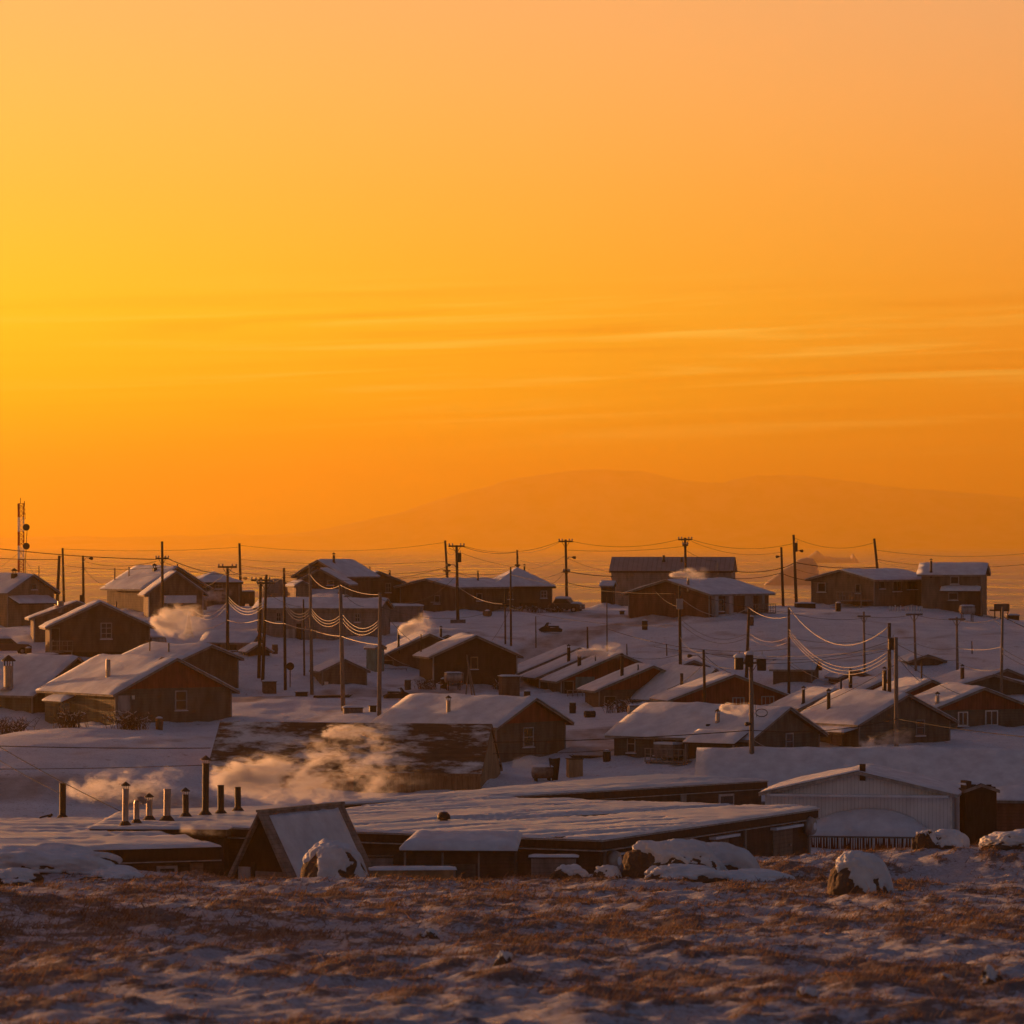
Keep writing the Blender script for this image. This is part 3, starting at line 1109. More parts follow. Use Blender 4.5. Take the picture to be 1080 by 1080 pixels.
def stovepipe(label, base, hgt, r_, m='galvanised', cap=True, elbow=False, group='flue pipes on the low roofs', flash=True, tilt=0.0):
    o = thing('flue_pipe', label, 'flue pipe', base, 0, group)
    mb = MB()
    top = Vector((tilt * hgt, 0, hgt))
    if elbow:
        pts = [(0, 0, -0.3), (0, 0, hgt - r_ * 2.2)]
        for k in range(7):
            a = math.pi * k / 6
            pts.append((r_ * 1.4 - r_ * 1.4 * math.cos(a), 0, hgt - r_ * 2.2 + r_ * 1.7 * math.sin(a)))
        mb.tube(pts, r_, 14)
    else:
        mb.tube([(0, 0, -0.3), top], r_, 16)
        mb.tube([top * 0.62, top * 0.65], r_ * 1.09, 16)
        mb.tube([top * 0.97, top], r_ * 1.1, 16)
    mb.build('pipe', m, o, smooth=False)
    if flash:
        MB().tube([(0, 0, -0.05), (0, 0, 0.12), (0, 0, 0.34)], [r_ * 2.4, r_ * 2.0, r_ * 1.04], 16).build('flashing', 'soot_metal', o)
    if cap:
        pipe_cap(top, r_, o)
    return o


def clamp(v, a, b_):
    return max(a, min(b_, v))


POLES = {}


def pole(key, label, top, base, Y=None, rad=0.15, arm=None, arm_up=True, lamp=None, drum=None, m='pole_wood', ins=True, thin=False, arm2=None, box=None, block=None):
    """utility pole from photo pixels: top, base, crossarm (half width px, row), lamp (dx px, row), transformer (dx px, row)"""
    if Y is None:
        g = hit(base[0], base[1])
        Y = g.y
    s = Y / FP
    p0 = at(base[0], base[1], Y)
    p1 = at(top[0], top[1], Y)
    g = ground(p0.x, p0.y)
    o = thing('utility_pole', label, 'utility pole', (p0.x, p0.y, min(g, p0.z)))
    L0 = o.location.copy()
    d = (p1 - p0)
    foot = p0 + d * ((L0.z - 0.6 - p0.z) / d.z)
    mid = foot.lerp(p1, 0.5)
    MB().tube([foot - L0, mid - L0, p1 - L0], [rad, rad * 0.88, rad * 0.72], 10).build('post', m, o, smooth=True)
    on = lambda py: p0 + d * ((base[1] - py) / (base[1] - top[1])) - L0
    POLES[key] = (p0, d, base[1], top[1], Y)
    for a in (arm, arm2):
        if a:
            c = on(a[1])
            hw = a[0] * s
            ya = R(a[2]) if len(a) > 2 else 0.25
            ux = Vector((math.cos(ya), math.sin(ya), 0))
            mb = MB()
            c2 = c + Vector((0, -rad - 0.07, 0))
            mb.tube([c2 - ux * hw, c2 + ux * hw], 0.085, 4)
            for sgn in (-1, 1):
                mb.tube([c2 + ux * hw * 0.55 * sgn, c + Vector((0, -rad, -0.75))], 0.025, 4)
            am = mb.build('crossarm', m, o)
            if ins:
                for q in (-0.92, -0.5, 0.5, 0.92):
                    w0 = c2 + ux * hw * q
                    MB().tube([w0 + Vector((0, 0, 0.06)), w0 + Vector((0, 0, 0.14)), w0 + Vector((0, 0, 0.2)), w0 + Vector((0, 0, 0.3))], [0.03, 0.09, 0.1, 0.05], 8).build('insulator', 'galvanised', am)
    if lamp:
        c = on(lamp[1])
        tip = c + Vector((lamp[0] * s, -0.15, 0.12))
        mb = MB().tube([c + Vector((0, 0, -0.25)), c.lerp(tip, 0.5) + Vector((0, 0, 0.12)), tip], 0.045, 6)
        am = mb.build('lamp_arm', 'galvanised', o)
        e = tip + Vector((0.38 * (1 if lamp[0] > 0 else -1), 0, -0.04))
        MB().tube([tip - (e - tip) * 0.2, tip.lerp(e, 0.3), tip.lerp(e, 0.8), e], [0.06, 0.15, 0.17, 0.06], 10).build('lamp_head', 'soot_metal', am)
    if drum:
        c = on(drum[1]) + Vector((drum[0] * s, -0.1, 0))
        r_ = drum[2] if len(drum) > 2 else 0.26
        mb = MB().tube([c + Vector((0, 0, -0.5)), c + Vector((0, 0, -0.45)), c + Vector((0, 0, 0.4)), c + Vector((0, 0, 0.48))], [r_ * 0.9, r_, r_, r_ * 0.7], 14)
        tm = mb.build('transformer', 'soot_metal', o)
        mb = MB()
        for q in (-0.12, 0.12):
            mb.tube([c + Vector((q, 0, 0.46)), c + Vector((q * 1.3, 0, 0.75))], [0.05, 0.03], 6)
        mb.build('bushing', 'galvanised', tm)
    if box:
        c = on(box[1]) + Vector((box[0] * s, -rad - 0.14, 0))
        hw, hh = box[2] * s / 2, box[3] * s / 2
        MB().box(c.x - hw, c.y - 0.12, c.z - hh, c.x + hw, c.y + 0.12, c.z + hh).build('meter_box', box[4] if len(box) > 4 else 'galvanised', o)
    if block:
        hw = block * s / 2
        MB().box(-hw, -0.5, -0.5, hw, 0.5, 0.45).build('concrete_block', 'concrete', o)
    return o


def on_pole(key, py, side=0.0):
    p0, d, b_, t, Y = POLES[key]
    return p0 + d * ((b_ - py) / (b_ - t)) + Vector((side * Y / FP, -0.15, 0))


def wire(label, a, b_, sag, r_=0.024, m='cable', group='overhead wires strung between the poles'):
    r_ *= 0.72 if m == 'frosted_cable' else 0.9
    a, b_ = Vector(a), Vector(b_)
    n = 18
    c = a.lerp(b_, 0.5)
    pts = []
    for k in range(n + 1):
        t = k / n
        p = a.lerp(b_, t)
        p.z -= sag * 4 * t * (1 - t)
        pts.append(p - a)
    o = MB().tube(pts, r_, 6).build('overhead_wire', m, None, smooth=True)
    o.location = a
    return tag(o, label, 'wire', group)
# ------------------------------------------------------------------ houses, far to near
def crates(label, px, base, wpx, hpx, Y=None, m='dark_wood', snow=True, dpt=1.2, rz=0.2, name='wooden_crate', cat='crate', group=None):
    g = hit(px, base) if Y is None else at(px, base, Y)
    s = g.y / FP
    o = thing(name, label, cat, (g.x, g.y, min(g.z, ground(g.x, g.y))), rz, group)
    w, h = wpx * s / 2, hpx * s
    MB().box(-w, -dpt / 2, -0.3, w, dpt / 2, h).build('box', m, o)
    MB().box(-w - 0.06, -dpt / 2 - 0.06, h + 0.003, w + 0.06, dpt / 2 + 0.06, h + 0.07).build('lid', 'dark_wood', o)
    if snow:
        snow_sheet('snow_cap', [(-w, -dpt / 2, h + 0.07), (w, -dpt / 2, h + 0.07), (w, dpt / 2, h + 0.07), (-w, dpt / 2, h + 0.07)], 0.14, o, int(px), 8, 6)
    return o


# --- on the far crest
h = House('tall tan house with a snowy lean-to on its gable below the lattice mast', (8, 664), 432, 43, 62, 48, 'L', 624, 607, 'tan_boards', snow=0.22)
h.awning('g', 9, 46, 629, 636, 1.6)
h.window('g', 30, 35, 616, 622, 'grey_trim', (0, 0))
h.chimney(15, 610, 603, 5, -1, 'soot_metal', box=True)

h = House('brown house with front wing whose post glows pale, left of the crossed poles', (152, 650), 452, 62, 45, 36, 'L', 620, 599, 'umber_boards', snow=0.2)
w2 = House('', (157, 652), 444, 56, 9, 13, 'L', 625, 604, 'umber_boards', into=h, snow=0.18, trim='pale_trim')
w2.panel('g', 172, 205, 628, 636, 'snowy_ledge', 'snow', 0.9)
w2.door('g', 176, 184, 637, 652, 'olive_boards')
h.chimney(163, 603, 597, 4, -1, 'soot_metal', box=True)
h.chimney(187, 601, 593, 1.6, 1, 'rusty_pipe', cap=False)
h.chimney(121, 613, 597, 1.6, -1, 'rusty_pipe', cap=False)
h.chimney(136, 609, 596, 1.4, -1, 'rusty_pipe', cap=False)

h = House('dark hip roofed house half hidden behind the brown winged house', (207, 642), 466, 44, 12, 20, 'L', 613, 604, 'brown_boards', hip=0.42, snow=0.1, over=0.4)
h.window('g', 226, 234, 614, 621, 'grey_trim')
h.panel('g', 218, 233, 624, 634, 'tarp', 'plywood', 0.12)

g = at(260, 637, 480)
t = thing('site_trailer', 'small dark site trailer with three window panes at the crest edge', 'trailer', (g.x, g.y, ground(g.x, g.y)), R(8))
MB().box(-0.85, -1, 0.35, 0.85, 1, 1.75).build('body', 'dark_boards', t)
for k in range(3):
    MB().box(-0.7 + k * 0.5, -1.04, 0.95, -0.32 + k * 0.5, -0.98, 1.5).build('window', 'glass', t)
for x in (-0.5, 0.5):
    MB().tube([(x, -0.9, 0.25), (x, -0.7, 0.25)], 0.28, 14).build('wheel', 'rubber', t)
snow_sheet('snow_cap', [(-0.85, -1, 1.75), (0.85, -1, 1.75), (0.85, 1, 1.75), (-0.85, 1, 1.75)], 0.12, t, 3, 7, 7)

h = House('brown house under two stacked gables with a dark pipe on the ridge', (362, 642), 463, 50, 30, 32, 'R', 607, 592, 'brown_boards', snow=0.16)
w2 = House('', (364, 643), 456, 52, 6, 10, 'R', 615, 601, 'umber_boards', into=h, snow=0.14)
w2.window('g', 345, 352, 612, 617, 'grey_trim', (0, 0))
w3 = House('', (374, 643), 469, 49, 6, 16, 'L', 614, 604, 'brown_boards', into=h, snow=0.13)
w3.window('g', 406, 412, 615, 625, 'grey_trim')
h.chimney(352, 594, 584, 2.6, 1, 'soot_metal', cap=True)
w3.chimney(394, 606, 598, 1.8, -1, 'soot_metal', cap=True)
w3.chimney(411, 608, 602, 2.2, 1, 'soot_metal', cap=True)
w2.awning('g', 326, 357, 622, 629, 1.5)

h = House('little shed with a glowing tan side wall beside the double gabled house', (312, 640), 452, 14, 11, 15, 'L', 618, 614, 'tan_boards', snow=0.12, over=0.2, corner_trim=False, name='shed', cat='shed')
g = at(291, 640, 470)
t = thing('dome_tent', 'grey rounded dome tent on the crest behind the pole row', 'tent', (g.x, g.y, ground(g.x, g.y)))
prof = []
mb = MB()
for k in range(7):
    a = k / 6 * math.pi / 2
    prof.append((Vector((0, 0, 3.0 * math.sin(a))), max(0.06, 1.9 * math.cos(a) ** 0.7)))
mb.tube([Vector((0, 0, -0.3))] + [p for p, _ in prof], [1.9] + [r_ for _, r_ in prof], 22).build('fabric', 'grey_boards', t, smooth=True)
MB().box(-0.4, -1.93, -0.1, 0.4, -1.6, 1.4).build('flap', 'tan_boards', t)

h = House('long low grey house running behind the row of frosted poles', (398, 686), 425, 11, 128, 80, 'L', 642, 633, 'grey_boards', snow=0.2, over=0.35, roofm='dark_wood')
h.window('s', 290, 296, 646, 656, 'grey_trim')
h.window('s', 374, 380, 647, 656, 'grey_trim')
h.door('s', 300, 310, 664, 686, 'pale_trim')
h.panel('s', 312, 317, 658, 686, 'drain_board', 'dark_boards', 0.1)
h.steps('s', 316, 336, 680, 1.0, rail=False)
g = at(336, 640, 436)
t = House('flat snow topped shed in front of the double gabled house', (358, 644), 440, 8, 30, 78, 'L', 632, 629, 'brown_boards', snow=0.25, over=0.2, name='shed', cat='shed', corner_trim=False)

g = at(427, 652, 448)
t = thing('shipping_container', 'grey shipping container with a snowy top beside the long brown house', 'container', (g.x, g.y, ground(g.x, g.y) - 0.1), R(-7))
MB().box(-1.75, -1.1, 0, 1.75, 1.4, 1.75).build('box', 'grey_boards', t)
for x in (-1.7, -0.55, 0.6, 1.65):
    MB().box(x - 0.05, -1.15, 0.0, x + 0.05, -1.103, 1.72).build('rib', 'grey_trim', t)
snow_sheet('snow_cap', [(-1.75, -1.1, 1.75), (1.75, -1.1, 1.75), (1.75, 1.4, 1.75), (-1.75, 1.4, 1.75)], 0.2, t, 12, 10, 8)

h = House('long brown house with a wide low gable behind the concrete-footed pole', (481, 648), 464, 60, 62, 42, 'R', 620, 612, 'brown_boards', snow=0.17)
h.window('g', 458, 464, 628, 637, 'grey_trim', (0, 0))
h.panel('g', 455, 465, 635, 636, 'ledge', 'pale_trim', 0.2)
h.window('s', 502, 508, 626, 634, 'grey_trim', (0, 0))
h.chimney(504, 613, 602, 2, 1, 'soot_metal')
h = House('dark house with a pointed hip roof at the end of the crest road', (522, 648), 470, 60, 14, 14, 'L', 617, 600, 'brown_boards', hip=0.46, snow=0.16, over=0.4)
h.window('g', 570, 577, 623, 631, 'pale_trim')
h.window('g', 532, 541, 624, 632, 'grey_trim')
h.panel('g', 548, 566, 636, 641, 'bench_rail', 'dark_wood', 0.5)
h.chimney(538, 606, 595, 2.2, 1, 'soot_metal')

h = House('big pale hall with a ribbed metal roof on the skyline', (771, 643), 482, 7, 126, 83, 'L', 602.5, 589, 'grey_boards', snow=0, roofm='ribbed_roof', over=0.25, trim='grey_trim', fascia='dark_wood')
h.chimney(700, 592, 584, 2.4, -1, 'soot_metal', cap=False)
h.chimney(719, 592, 586, 1.8, -1, 'soot_metal', cap=False)
h.chimney(757, 601, 592, 1.4, -1, 'galvanised', cap=False)
sh = House('narrow dark shed joined to the left end of the pale hall', (646, 643), 478, 3, 12, 75, 'L', 618, 614, 'dark_boards', snow=0.1, over=0.12, name='shed', cat='shed', corner_trim=False)

h = House('dark red-brown house with pale porch posts, smoke drifting off its ridge', (748, 661), 446, 83, 68, 38, 'R', 627, 613, 'red_siding', snow=0.24)
h.window('s', 758, 764, 632, 645, 'grey_trim')
h.door('s', 788, 797, 626, 646, 'pale_trim')
h.panel('s', 750.5, 754, 628, 650, 'post', 'pale_trim', 0.5)
h.panel('s', 766, 771, 628, 650, 'post', 'pale_trim', 0.5)
h.panel('s', 803, 806, 628, 646, 'post', 'grey_trim', 0.6)
h.steps('s', 783, 812, 647, 1.4)
h.chimney(717, 618, 605, 2.6, 1, 'galvanised')
h.panel('s', 749, 815, 656.5, 659, 'skirting', 'dark_wood', 0.1)

h = House('long tan house with snowy roof, picket fence at its foot, on the right hill', (922, 643), 468, 61, 66, 48, 'R', 612, 602.5, 'umber_boards', snow=0.22)
h.window('g', 867, 875, 615, 625, 'pale_trim', (0, 0))
h.window('g', 904, 909, 616, 626, 'grey_trim', (0, 0))
h.window('s', 928, 934, 613, 621, 'grey_trim', (0, 0))
h.window('s', 943, 953, 613, 624, 'grey_trim', (1, 0))
h.window('s', 960, 971, 612, 622, 'dark_wood', (1, 0))
h.steps('g', 896, 920, 633, 1.8)
h.chimney(892, 606, 602, 2, -1, 'soot_metal', cap=False)
h = House('two-storey tan house with a snowy ledge between its windows on the right hill', (1035, 655), 466, 11, 62, 78, 'L', 606, 595.5, 'umber_boards', snow=0.13, over=0.4)
h.window('s', 1003, 1012, 608, 616, 'pale_trim', (0, 0))
h.window('s', 1001, 1011, 625, 633, 'pale_trim', (0, 0))
h.awning('s', 994, 1034, 619, 623, 1.1, name='ledge')
h.panel('s', 1022, 1034, 624, 652, 'porch_screen', 'dark_boards', 0.7)
h.panel('s', 994, 1021, 634, 652, 'lower_boards', 'brown_boards', 0.25)
h.chimney(982, 604, 590, 2.4, -1, 'soot_metal')
g = at(1054, 652, 467)
t = thing('raised_deck', 'dark raised deck on posts beside the two-storey house', 'deck', (g.x, g.y, ground(g.x, g.y)), R(6))
MB().box(-0.85, -1.2, 0.95, 0.85, 1.2, 1.1).build('floor_boards', 'dark_wood', t)
MB().box(-0.85, -1.23, 1.1, 0.85, -1.15, 1.75).build('railing', 'brown_boards', t)
for x in (-0.75, -0.1, 0.7):
    MB().box(x - 0.06, -1.15, -0.6, x + 0.06, -1.03, 0.947).build('post', 'dark_wood', t)
g = at(955, 641, 462)
t = thing('picket_fence', 'short row of white pickets in front of the long tan house', 'fence', (g.x, g.y, ground(g.x, g.y)), R(-12))
mb = MB()
for k in range(13):
    if k in (5,):
        continue
    hh = 0.62 + 0.22 * rng.random()
    mb.box(-1.75 + k * 0.29, -0.02, -0.3, -1.62 + k * 0.29, 0.02, hh)
mb.build('pickets', 'white_paint', t)
MB().box(-1.8, 0.025, 0.2, 1.9, 0.06, 0.28).build('rail', 'grey_trim', t)
crates('dark flat crate in the gap left of the long tan house', 849, 642, 20, 5, 470, snow=True, name='wooden_crate')
crates('dark upright oil drum crate on the crest by the T-topped streetlight pole', 614, 645, 4, 7, 476, 'soot_metal', False, 0.5)
crates('small dark hut box on the snow beside the crest road end', 656, 650, 4, 5, 462, 'dark_wood', True, 0.5)
crates('dark crate with a thin snowy lid at the foot of the deck', 1068, 653, 12, 4, 474, 'dark_wood', True, 0.8)

# --- slope below the crest
h = House('low house with pale glowing corner behind the brown window house', (36, 684), 412, 88, 9, 11, 'L', 652, 636, 'umber_boards', snow=0.2, trim='pale_trim')
h.chimney(75, 642, 634, 7, -1, 'galvanised', cap=False)
h = House('dark brown house with one white four-pane window and a framed door', (53, 695), 398, 103, 12, 11, 'L', 661, 636.5, 'brown_boards', snow=0.22)
h.window('g', 105, 117, 657, 674, 'pale_trim', (1, 2))
h.door('g', 54.5, 62, 663, 686, 'dark_boards', 'grey_trim')
h.steps('g', 53, 75, 686, 1.6)
h.chimney(121, 644, 632, 1.6, 1, 'rusty_pipe', cap=False)
h.panel('g', 54, 156, 688, 693, 'skirting', 'dark_wood', 0.06)
crates('brown fuel box beside the steps of the dark brown window house', 45, 694, 30, 13, 393, 'brown_boards', True, 1.4)

h = House('pale low house with two small dark windows behind the drifting smoke', (263, 704), 408, 9, 48, 74, 'L', 677, 669, 'tan_boards', snow=0.24, over=0.4)
h.window('s', 225, 232, 679, 685, 'dark_wood', (0, 0))
h.window('s', 242, 249, 680, 686, 'dark_wood', (0, 0))
h = House('snow buried long shed behind the red gabled olive house', (188, 714), 378, 58, 66, 52, 'L', 697, 683, 'brown_boards', snow=0.32, over=0.4, name='shed', cat='shed')
h.chimney(178, 690, 676, 1.6, -1, 'soot_metal', cap=False)
h.chimney(158, 690, 672, 1.4, -1, 'soot_metal', cap=False)
g = at(199, 662, 424)
t = thing('tepee_frame', 'small pale peaked frame with glowing edges in the drifting smoke', 'tent frame', (g.x, g.y, ground(g.x, g.y)), 0.2)
mb = MB()
for x, y in ((-0.55, -0.6), (0.5, -0.55), (0.55, 0.6), (-0.5, 0.6)):
    mb.tube([(x, y, -0.4), (0, 0, 2.6)], 0.06, 6)
mb.build('pole_frame', 'white_paint', t)
MB().quadbox([(-0.42, -0.3, 0.3), (0.42, -0.3, 0.3), (0.4, 0.4, 0.3), (-0.4, 0.4, 0.3), (-0.03, -0.03, 2.3), (0.03, -0.03, 2.3), (0.03, 0.03, 2.3), (-0.03, 0.03, 2.3)]).build('cloth', 'grey_boards', t)

h = House('dark house with a fenced porch, steam blowing off its roof edge', (403, 719), 405, 98, 12, 12, 'L', 693, 670, 'brown_boards', snow=0.22)
h.door('g', 405, 414, 697, 717, 'dark_boards')
h.steps('g', 403, 426, 715, 1.4)
h.chimney(421, 683, 661, 2.4, -1, 'soot_metal')
h.chimney(465, 674, 661, 2.6, 1, 'soot_metal')
h = House('dark gabled house with one yellow-framed window above the leaning poles', (457, 724), 393, 88, 16, 14, 'L', 692, 672, 'dark_boards', snow=0.24, trim='pale_trim')
h.window('g', 496, 504, 693, 706, 'plywood', (0, 0))
h.chimney(441, 690, 668, 1.5, -1, 'soot_metal', cap=False)
h.steps('g', 470, 486, 720, 1.2)
g = hit(384, 700, 380)
t = House('tiny turquoise hut with a lit pale side beside the fenced porch', (396, 706), 402, 9, 10, 38, 'L', 684, 681, 'turquoise_paint', snow=0.1, over=0.15, name='hut', cat='hut', corner_trim=False)
h = House('small shed with patchy snow on its roof at the roadside', (340, 724), 389, 46, 12, 14, 'L', 708, 697, 'umber_boards', snow=0.14, over=0.3, name='shed', cat='shed')
h.panel('g', 342, 346, 719, 724, 'glint_panel', 'lamp_lens', 0.1)  # pale panel stands in for a spot of reflected sun
crates('bulky brown tank box left of the first row house', 537, 736, 19, 22, 386, 'brown_boards', True, 1.6)
crates('grey cable cabinet standing by the tall frosted pole on the road', 372, 752, 20, 5, 352, 'concrete', True, 0.8, name='concrete_block', cat='block')
crates('dark junk bin on the road between the two nearest frosted poles', 393, 755, 7, 10, 353, 'soot_metal', False, 0.5, name='bin', cat='bin')
crates('dark roadside fuel bin under the round sign', 318, 729, 12, 6, 380, 'dark_wood', True, 0.6, name='bin', cat='bin')
crates('rusty snow dusted barrel box right of the twin pole', 284, 722, 14, 12, 384, 'rusty_pipe', True, 0.8)

# --- the row of four red-gabled houses
rows_ = [('row house with red gable, farthest of the four stepped along the slope', (546, 742), 405, 128, 711, 685, 'R1'),
         ('row house with red gable, second of the four down the slope', (569, 744), 397, 124, 714, 688, 'R2'),
         ('row house with turquoise wall panel and dark door, third of the four', (592, 748), 388, 122, 717.5, 691, 'R3'),
         ('row house with dark lower wall, nearest of the four stepped along the slope', (632, 760), 377, 112, 727.5, 704, 'R4')]
for lab, c, Y, gp, ev, rd, k in rows_:
    h = House(lab, c, Y, gp, 14, 14, 'L', ev, rd, 'brown_boards', clad='red_boards', snow=0.2, over=0.55, trim='pale_trim' if k != 'R4' else 'grey_trim', group='row of red gabled houses')
    if k == 'R1':
        h.panel('g', 552, 564, 716, 742, 'wind_screen', 'grey_boards', 0.9)
    if k == 'R2':
        h.panel('g', 578, 590, 719, 744, 'wind_screen', 'umber_boards', 0.9)
        h.chimney(610, 700, 682, 3, -1, 'soot_metal', box=True)
    if k == 'R3':
        h.door('g', 595, 604, 719, 734, 'black_wood')
        h.panel('g', 607, 627, 714, 728, 'painted_panel', 'turquoise_paint', 0.06)
        h.steps('g', 594, 616, 738, 1.5)
        h.chimney(611, 704, 689, 3.4, -1, 'soot_metal', box=True)
        h.chimney(628, 699, 689, 1.4, -1, 'soot_metal', cap=False)
    if k == 'R4':
        h.door('g', 638, 649, 735, 757, 'black_wood')
        h.chimney(656, 714, 690, 3.0, -1, 'soot_metal', box=True)
        h.chimney(675, 708, 699, 1.4, -1, 'soot_metal', cap=False)
h = House('snowy roofed house with white door frames right of the stepped row', (722, 757), 372, 60, 46, 36, 'L', 736, 707, 'red_siding', snow=0.28, clad='red_boards')
h.panel('s', 683, 686, 738, 757, 'post', 'pale_trim', 0.3)
h.panel('s', 692, 696, 738, 757, 'post', 'pale_trim', 0.3)
h.chimney(719, 726, 708, 3.4, -1, 'rusty_pipe', cap=False)
h = House('red gabled house with two white double windows behind the twin transformer pole', (709, 758), 362, 130, 14, 14, 'L', 738, 713.5, 'red_siding', clad='red_boards', clad_z=752, snow=0.3)
h.window('g', 773, 786, 736, 748, 'pale_trim', (2, 0))
h.window('g', 804, 818, 735, 747, 'pale_trim', (2, 0))

# --- right hand cluster
h = House('low brown shed with a thick black chimney behind the right cluster', (856, 722), 392, 9, 40, 74, 'L', 706, 698, 'brown_boards', snow=0.28, over=0.3, name='shed', cat='shed')
h = House('snow roofed house with a thin lit rake at the back of the right cluster', (898, 745), 372, 70, 24, 18, 'L', 734, 718.5, 'red_siding', clad='red_boards', snow=0.26)
h.chimney(897, 728, 706, 3, -1, 'soot_metal', box=True)
h.chimney(887, 731, 714, 2, -1, 'soot_metal', cap=False)
h = House('small red gable peeping over the olive house with an attic window', (946, 748), 362, 72, 20, 16, 'L', 735, 719, 'red_siding', clad='red_boards', snow=0.26)
h.chimney(932, 732, 705, 3.6, -1, 'soot_metal', box=True)
h.chimney(972, 722, 697, 1.8, 1, 'soot_metal', cap=False)
h = House('wide snowy roof with a drab green gable at the far right back', (1000, 740), 378, 96, 24, 14, 'L', 727, 713, 'green_boards', snow=0.3)
h.chimney(1015, 718, 702, 3.2, -1, 'soot_metal', box=True)
h = House('house with a short red gable between the white windows and the black pole', (846, 770), 351, 72, 22, 18, 'L', 746, 729, 'red_siding', clad='red_boards', snow=0.28)
h.chimney(877, 746, 728, 3.4, -1, 'soot_metal')
h = House('house with bright red gable and two white windows at the right edge', (990, 774), 346, 95, 30, 20, 'L', 746, 727.5, 'olive_boards', clad='red_boards', clad_z=749, snow=0.3)
h.window('g', 1011, 1022, 751, 766, 'white_paint', (1, 0))
h.window('g', 1041, 1055, 750, 766, 'white_paint', (1, 0))
h.chimney(988, 744, 732, 4, -1, 'galvanised')

# --- nearer houses
h = House('snowy roofed house left of the red gabled olive house', (34, 772), 352, 74, 112, 58, 'L', 732, 696, 'olive_boards', snow=0.3)
h.chimney(9, 727, 700, 10, -1, 'galvanised', cap=True, name='chimney')
h.chimney(114, 718, 694, 5, 1, 'galvanised', cap=False)
h = House('olive house with a red upper gable, white door and white window', (122, 773), 341, 116, 88, 36, 'L', 731, 697, 'olive_boards', clad='red_boards', clad_z=727, snow=0.28, trim='grey_trim')
h.window('g', 181, 193, 730, 751, 'pale_trim', (0, 1))
h.door('g', 124, 136, 734, 757, 'pale_trim')
h.panel('g', 137.5, 140, 734, 738, 'porch_light', 'lamp_lens', 0.15)
h.awning('s', 48, 72, 736, 742, 1.2)
h.window('s', 52, 66, 744, 756, 'grey_trim')
h.chimney(114, 716, 693, 5, -1, 'galvanised', cap=False)
h.steps('g', 123, 140, 758, 1.2, rail=False)
h.panel('g', 123, 238, 766, 770, 'skirting', 'dark_wood', 0.06)

h = House('steep old wooden barn with patchy snow on brown shingles', (506, 848), 312, 21, 290, 78, 'L', 816, 768, 'barn_boards', snow=0, roofm='shingles', over=0.15, fascia='barn_boards', trim=None, clad='plywood', clad_z=847, name='barn', cat='barn')
h.chimney(348, 783, 771, 3, -1, 'rusty_pipe')
h.panel('s', 372, 408, 818, 846, 'patched_boards', 'dark_boards', 0.04)
h = House('olive house with a red upper gable and a shrouded tank outside, right of the barn', (523, 820), 326, 74, 125, 54, 'L', 766, 740, 'olive_boards', clad='red_boards', clad_z=764, snow=0.34)
h.window('g', 551.5, 562.5, 769, 790, 'pale_trim', (0, 1))
h.chimney(473, 755, 736, 4.6, -1, 'galvanised')
crates('plywood crate standing beside the shrouded tank', 606, 818, 15, 18, 318, 'plywood', False, 1.0)
g = at(585, 818, 316)
t = thing('boat_bow', 'dark upright boat bow leaning by the plywood crate', 'boat', (g.x, g.y, ground(g.x, g.y)), 0.4)
mb = MB()
ring = []
for k in range(9):
    a = -1 + 2 * k / 8
    ring.append((0.42 * a, 0.30 * (1 - a * a), 1.55 + 0.1 * a * a))
n = len(mb.v)
lower = [(x * 0.35, y * 0.6 - 0.1, -0.2) for x, y, z in ring]
mb.v += ring + lower
for k in range(8):
    mb.f.append((n + k, n + 9 + k, n + 10 + k, n + k + 1))
hull = mb.build('hull', 'black_wood', t)
sd = hull.modifiers.new('thick', 'SOLIDIFY')
sd.thickness = 0.07
MB().tube([ring[0], ring[2], ring[4], ring[6], ring[8]], 0.05, 6).build('gunwale', 'dark_wood', t)
g = at(572, 820, 316)
t = thing('fuel_tank', 'low brown tank half buried in snow against the olive house', 'fuel tank', (g.x, g.y, ground(g.x, g.y) + 0.1), 0.3)
MB().tube([(-0.75, 0, 0.5), (-0.68, 0, 0.5), (0.68, 0, 0.5), (0.75, 0, 0.5)], [0.35, 0.45, 0.45, 0.35], 16).build('drum', 'rusty_pipe', t, smooth=True)
for x in (-0.5, 0.5):
    MB().box(x - 0.05, -0.3, -0.6, x + 0.05, 0.3, 0.12).build('cradle', 'dark_wood', t)
snow_sheet('snow_cap', [(-0.7, -0.25, 0.9), (0.7, -0.25, 0.9), (0.7, 0.25, 0.9), (-0.7, 0.25, 0.9)], 0.2, t, 5, 9, 6)

h = House('dark green house with a side deck, snowy boxes and a smoking chimney', (790, 822), 320, 82, 140, 55, 'L', 779, 750, 'green_boards', clad='olive_upright', clad_z=774, snow=0.34)
h.window('s', 664, 673, 779, 798, 'pale_trim', (0, 1))
h.window('s', 692, 701, 779, 800, 'grey_trim', (0, 1))
h.door('s', 716, 727, 784, 805, 'dark_boards')
h.awning('s', 738, 789, 772, 783, 2.0, post=True)
h.steps('s', 697, 738, 804, 2.0, m='grey_trim')
h.panel('s', 703, 722, 787, 801, 'snowy_box', 'grey_boards', 1.4, snow=True)
h.window('g', 832, 841, 776, 794, 'pale_trim', (0, 1))
h.chimney(757, 763, 750, 4.4, -1, 'galvanised')
h.chimney(747, 766, 762, 4, -1, 'soot_metal', cap=False)
h = House('olive house with an upright-boarded porch and steam at its foot', (906, 802), 329, 103, 60, 36, 'L', 763, 735, 'olive_boards', clad='olive_upright', clad_z=760, snow=0.34)
h.window('g', 970, 980, 761, 778, 'grey_trim', (0, 1))
h.door('s', 880, 890, 774, 797, 'grey_boards')
h.awning('s', 868, 905, 768, 772, 1.4)
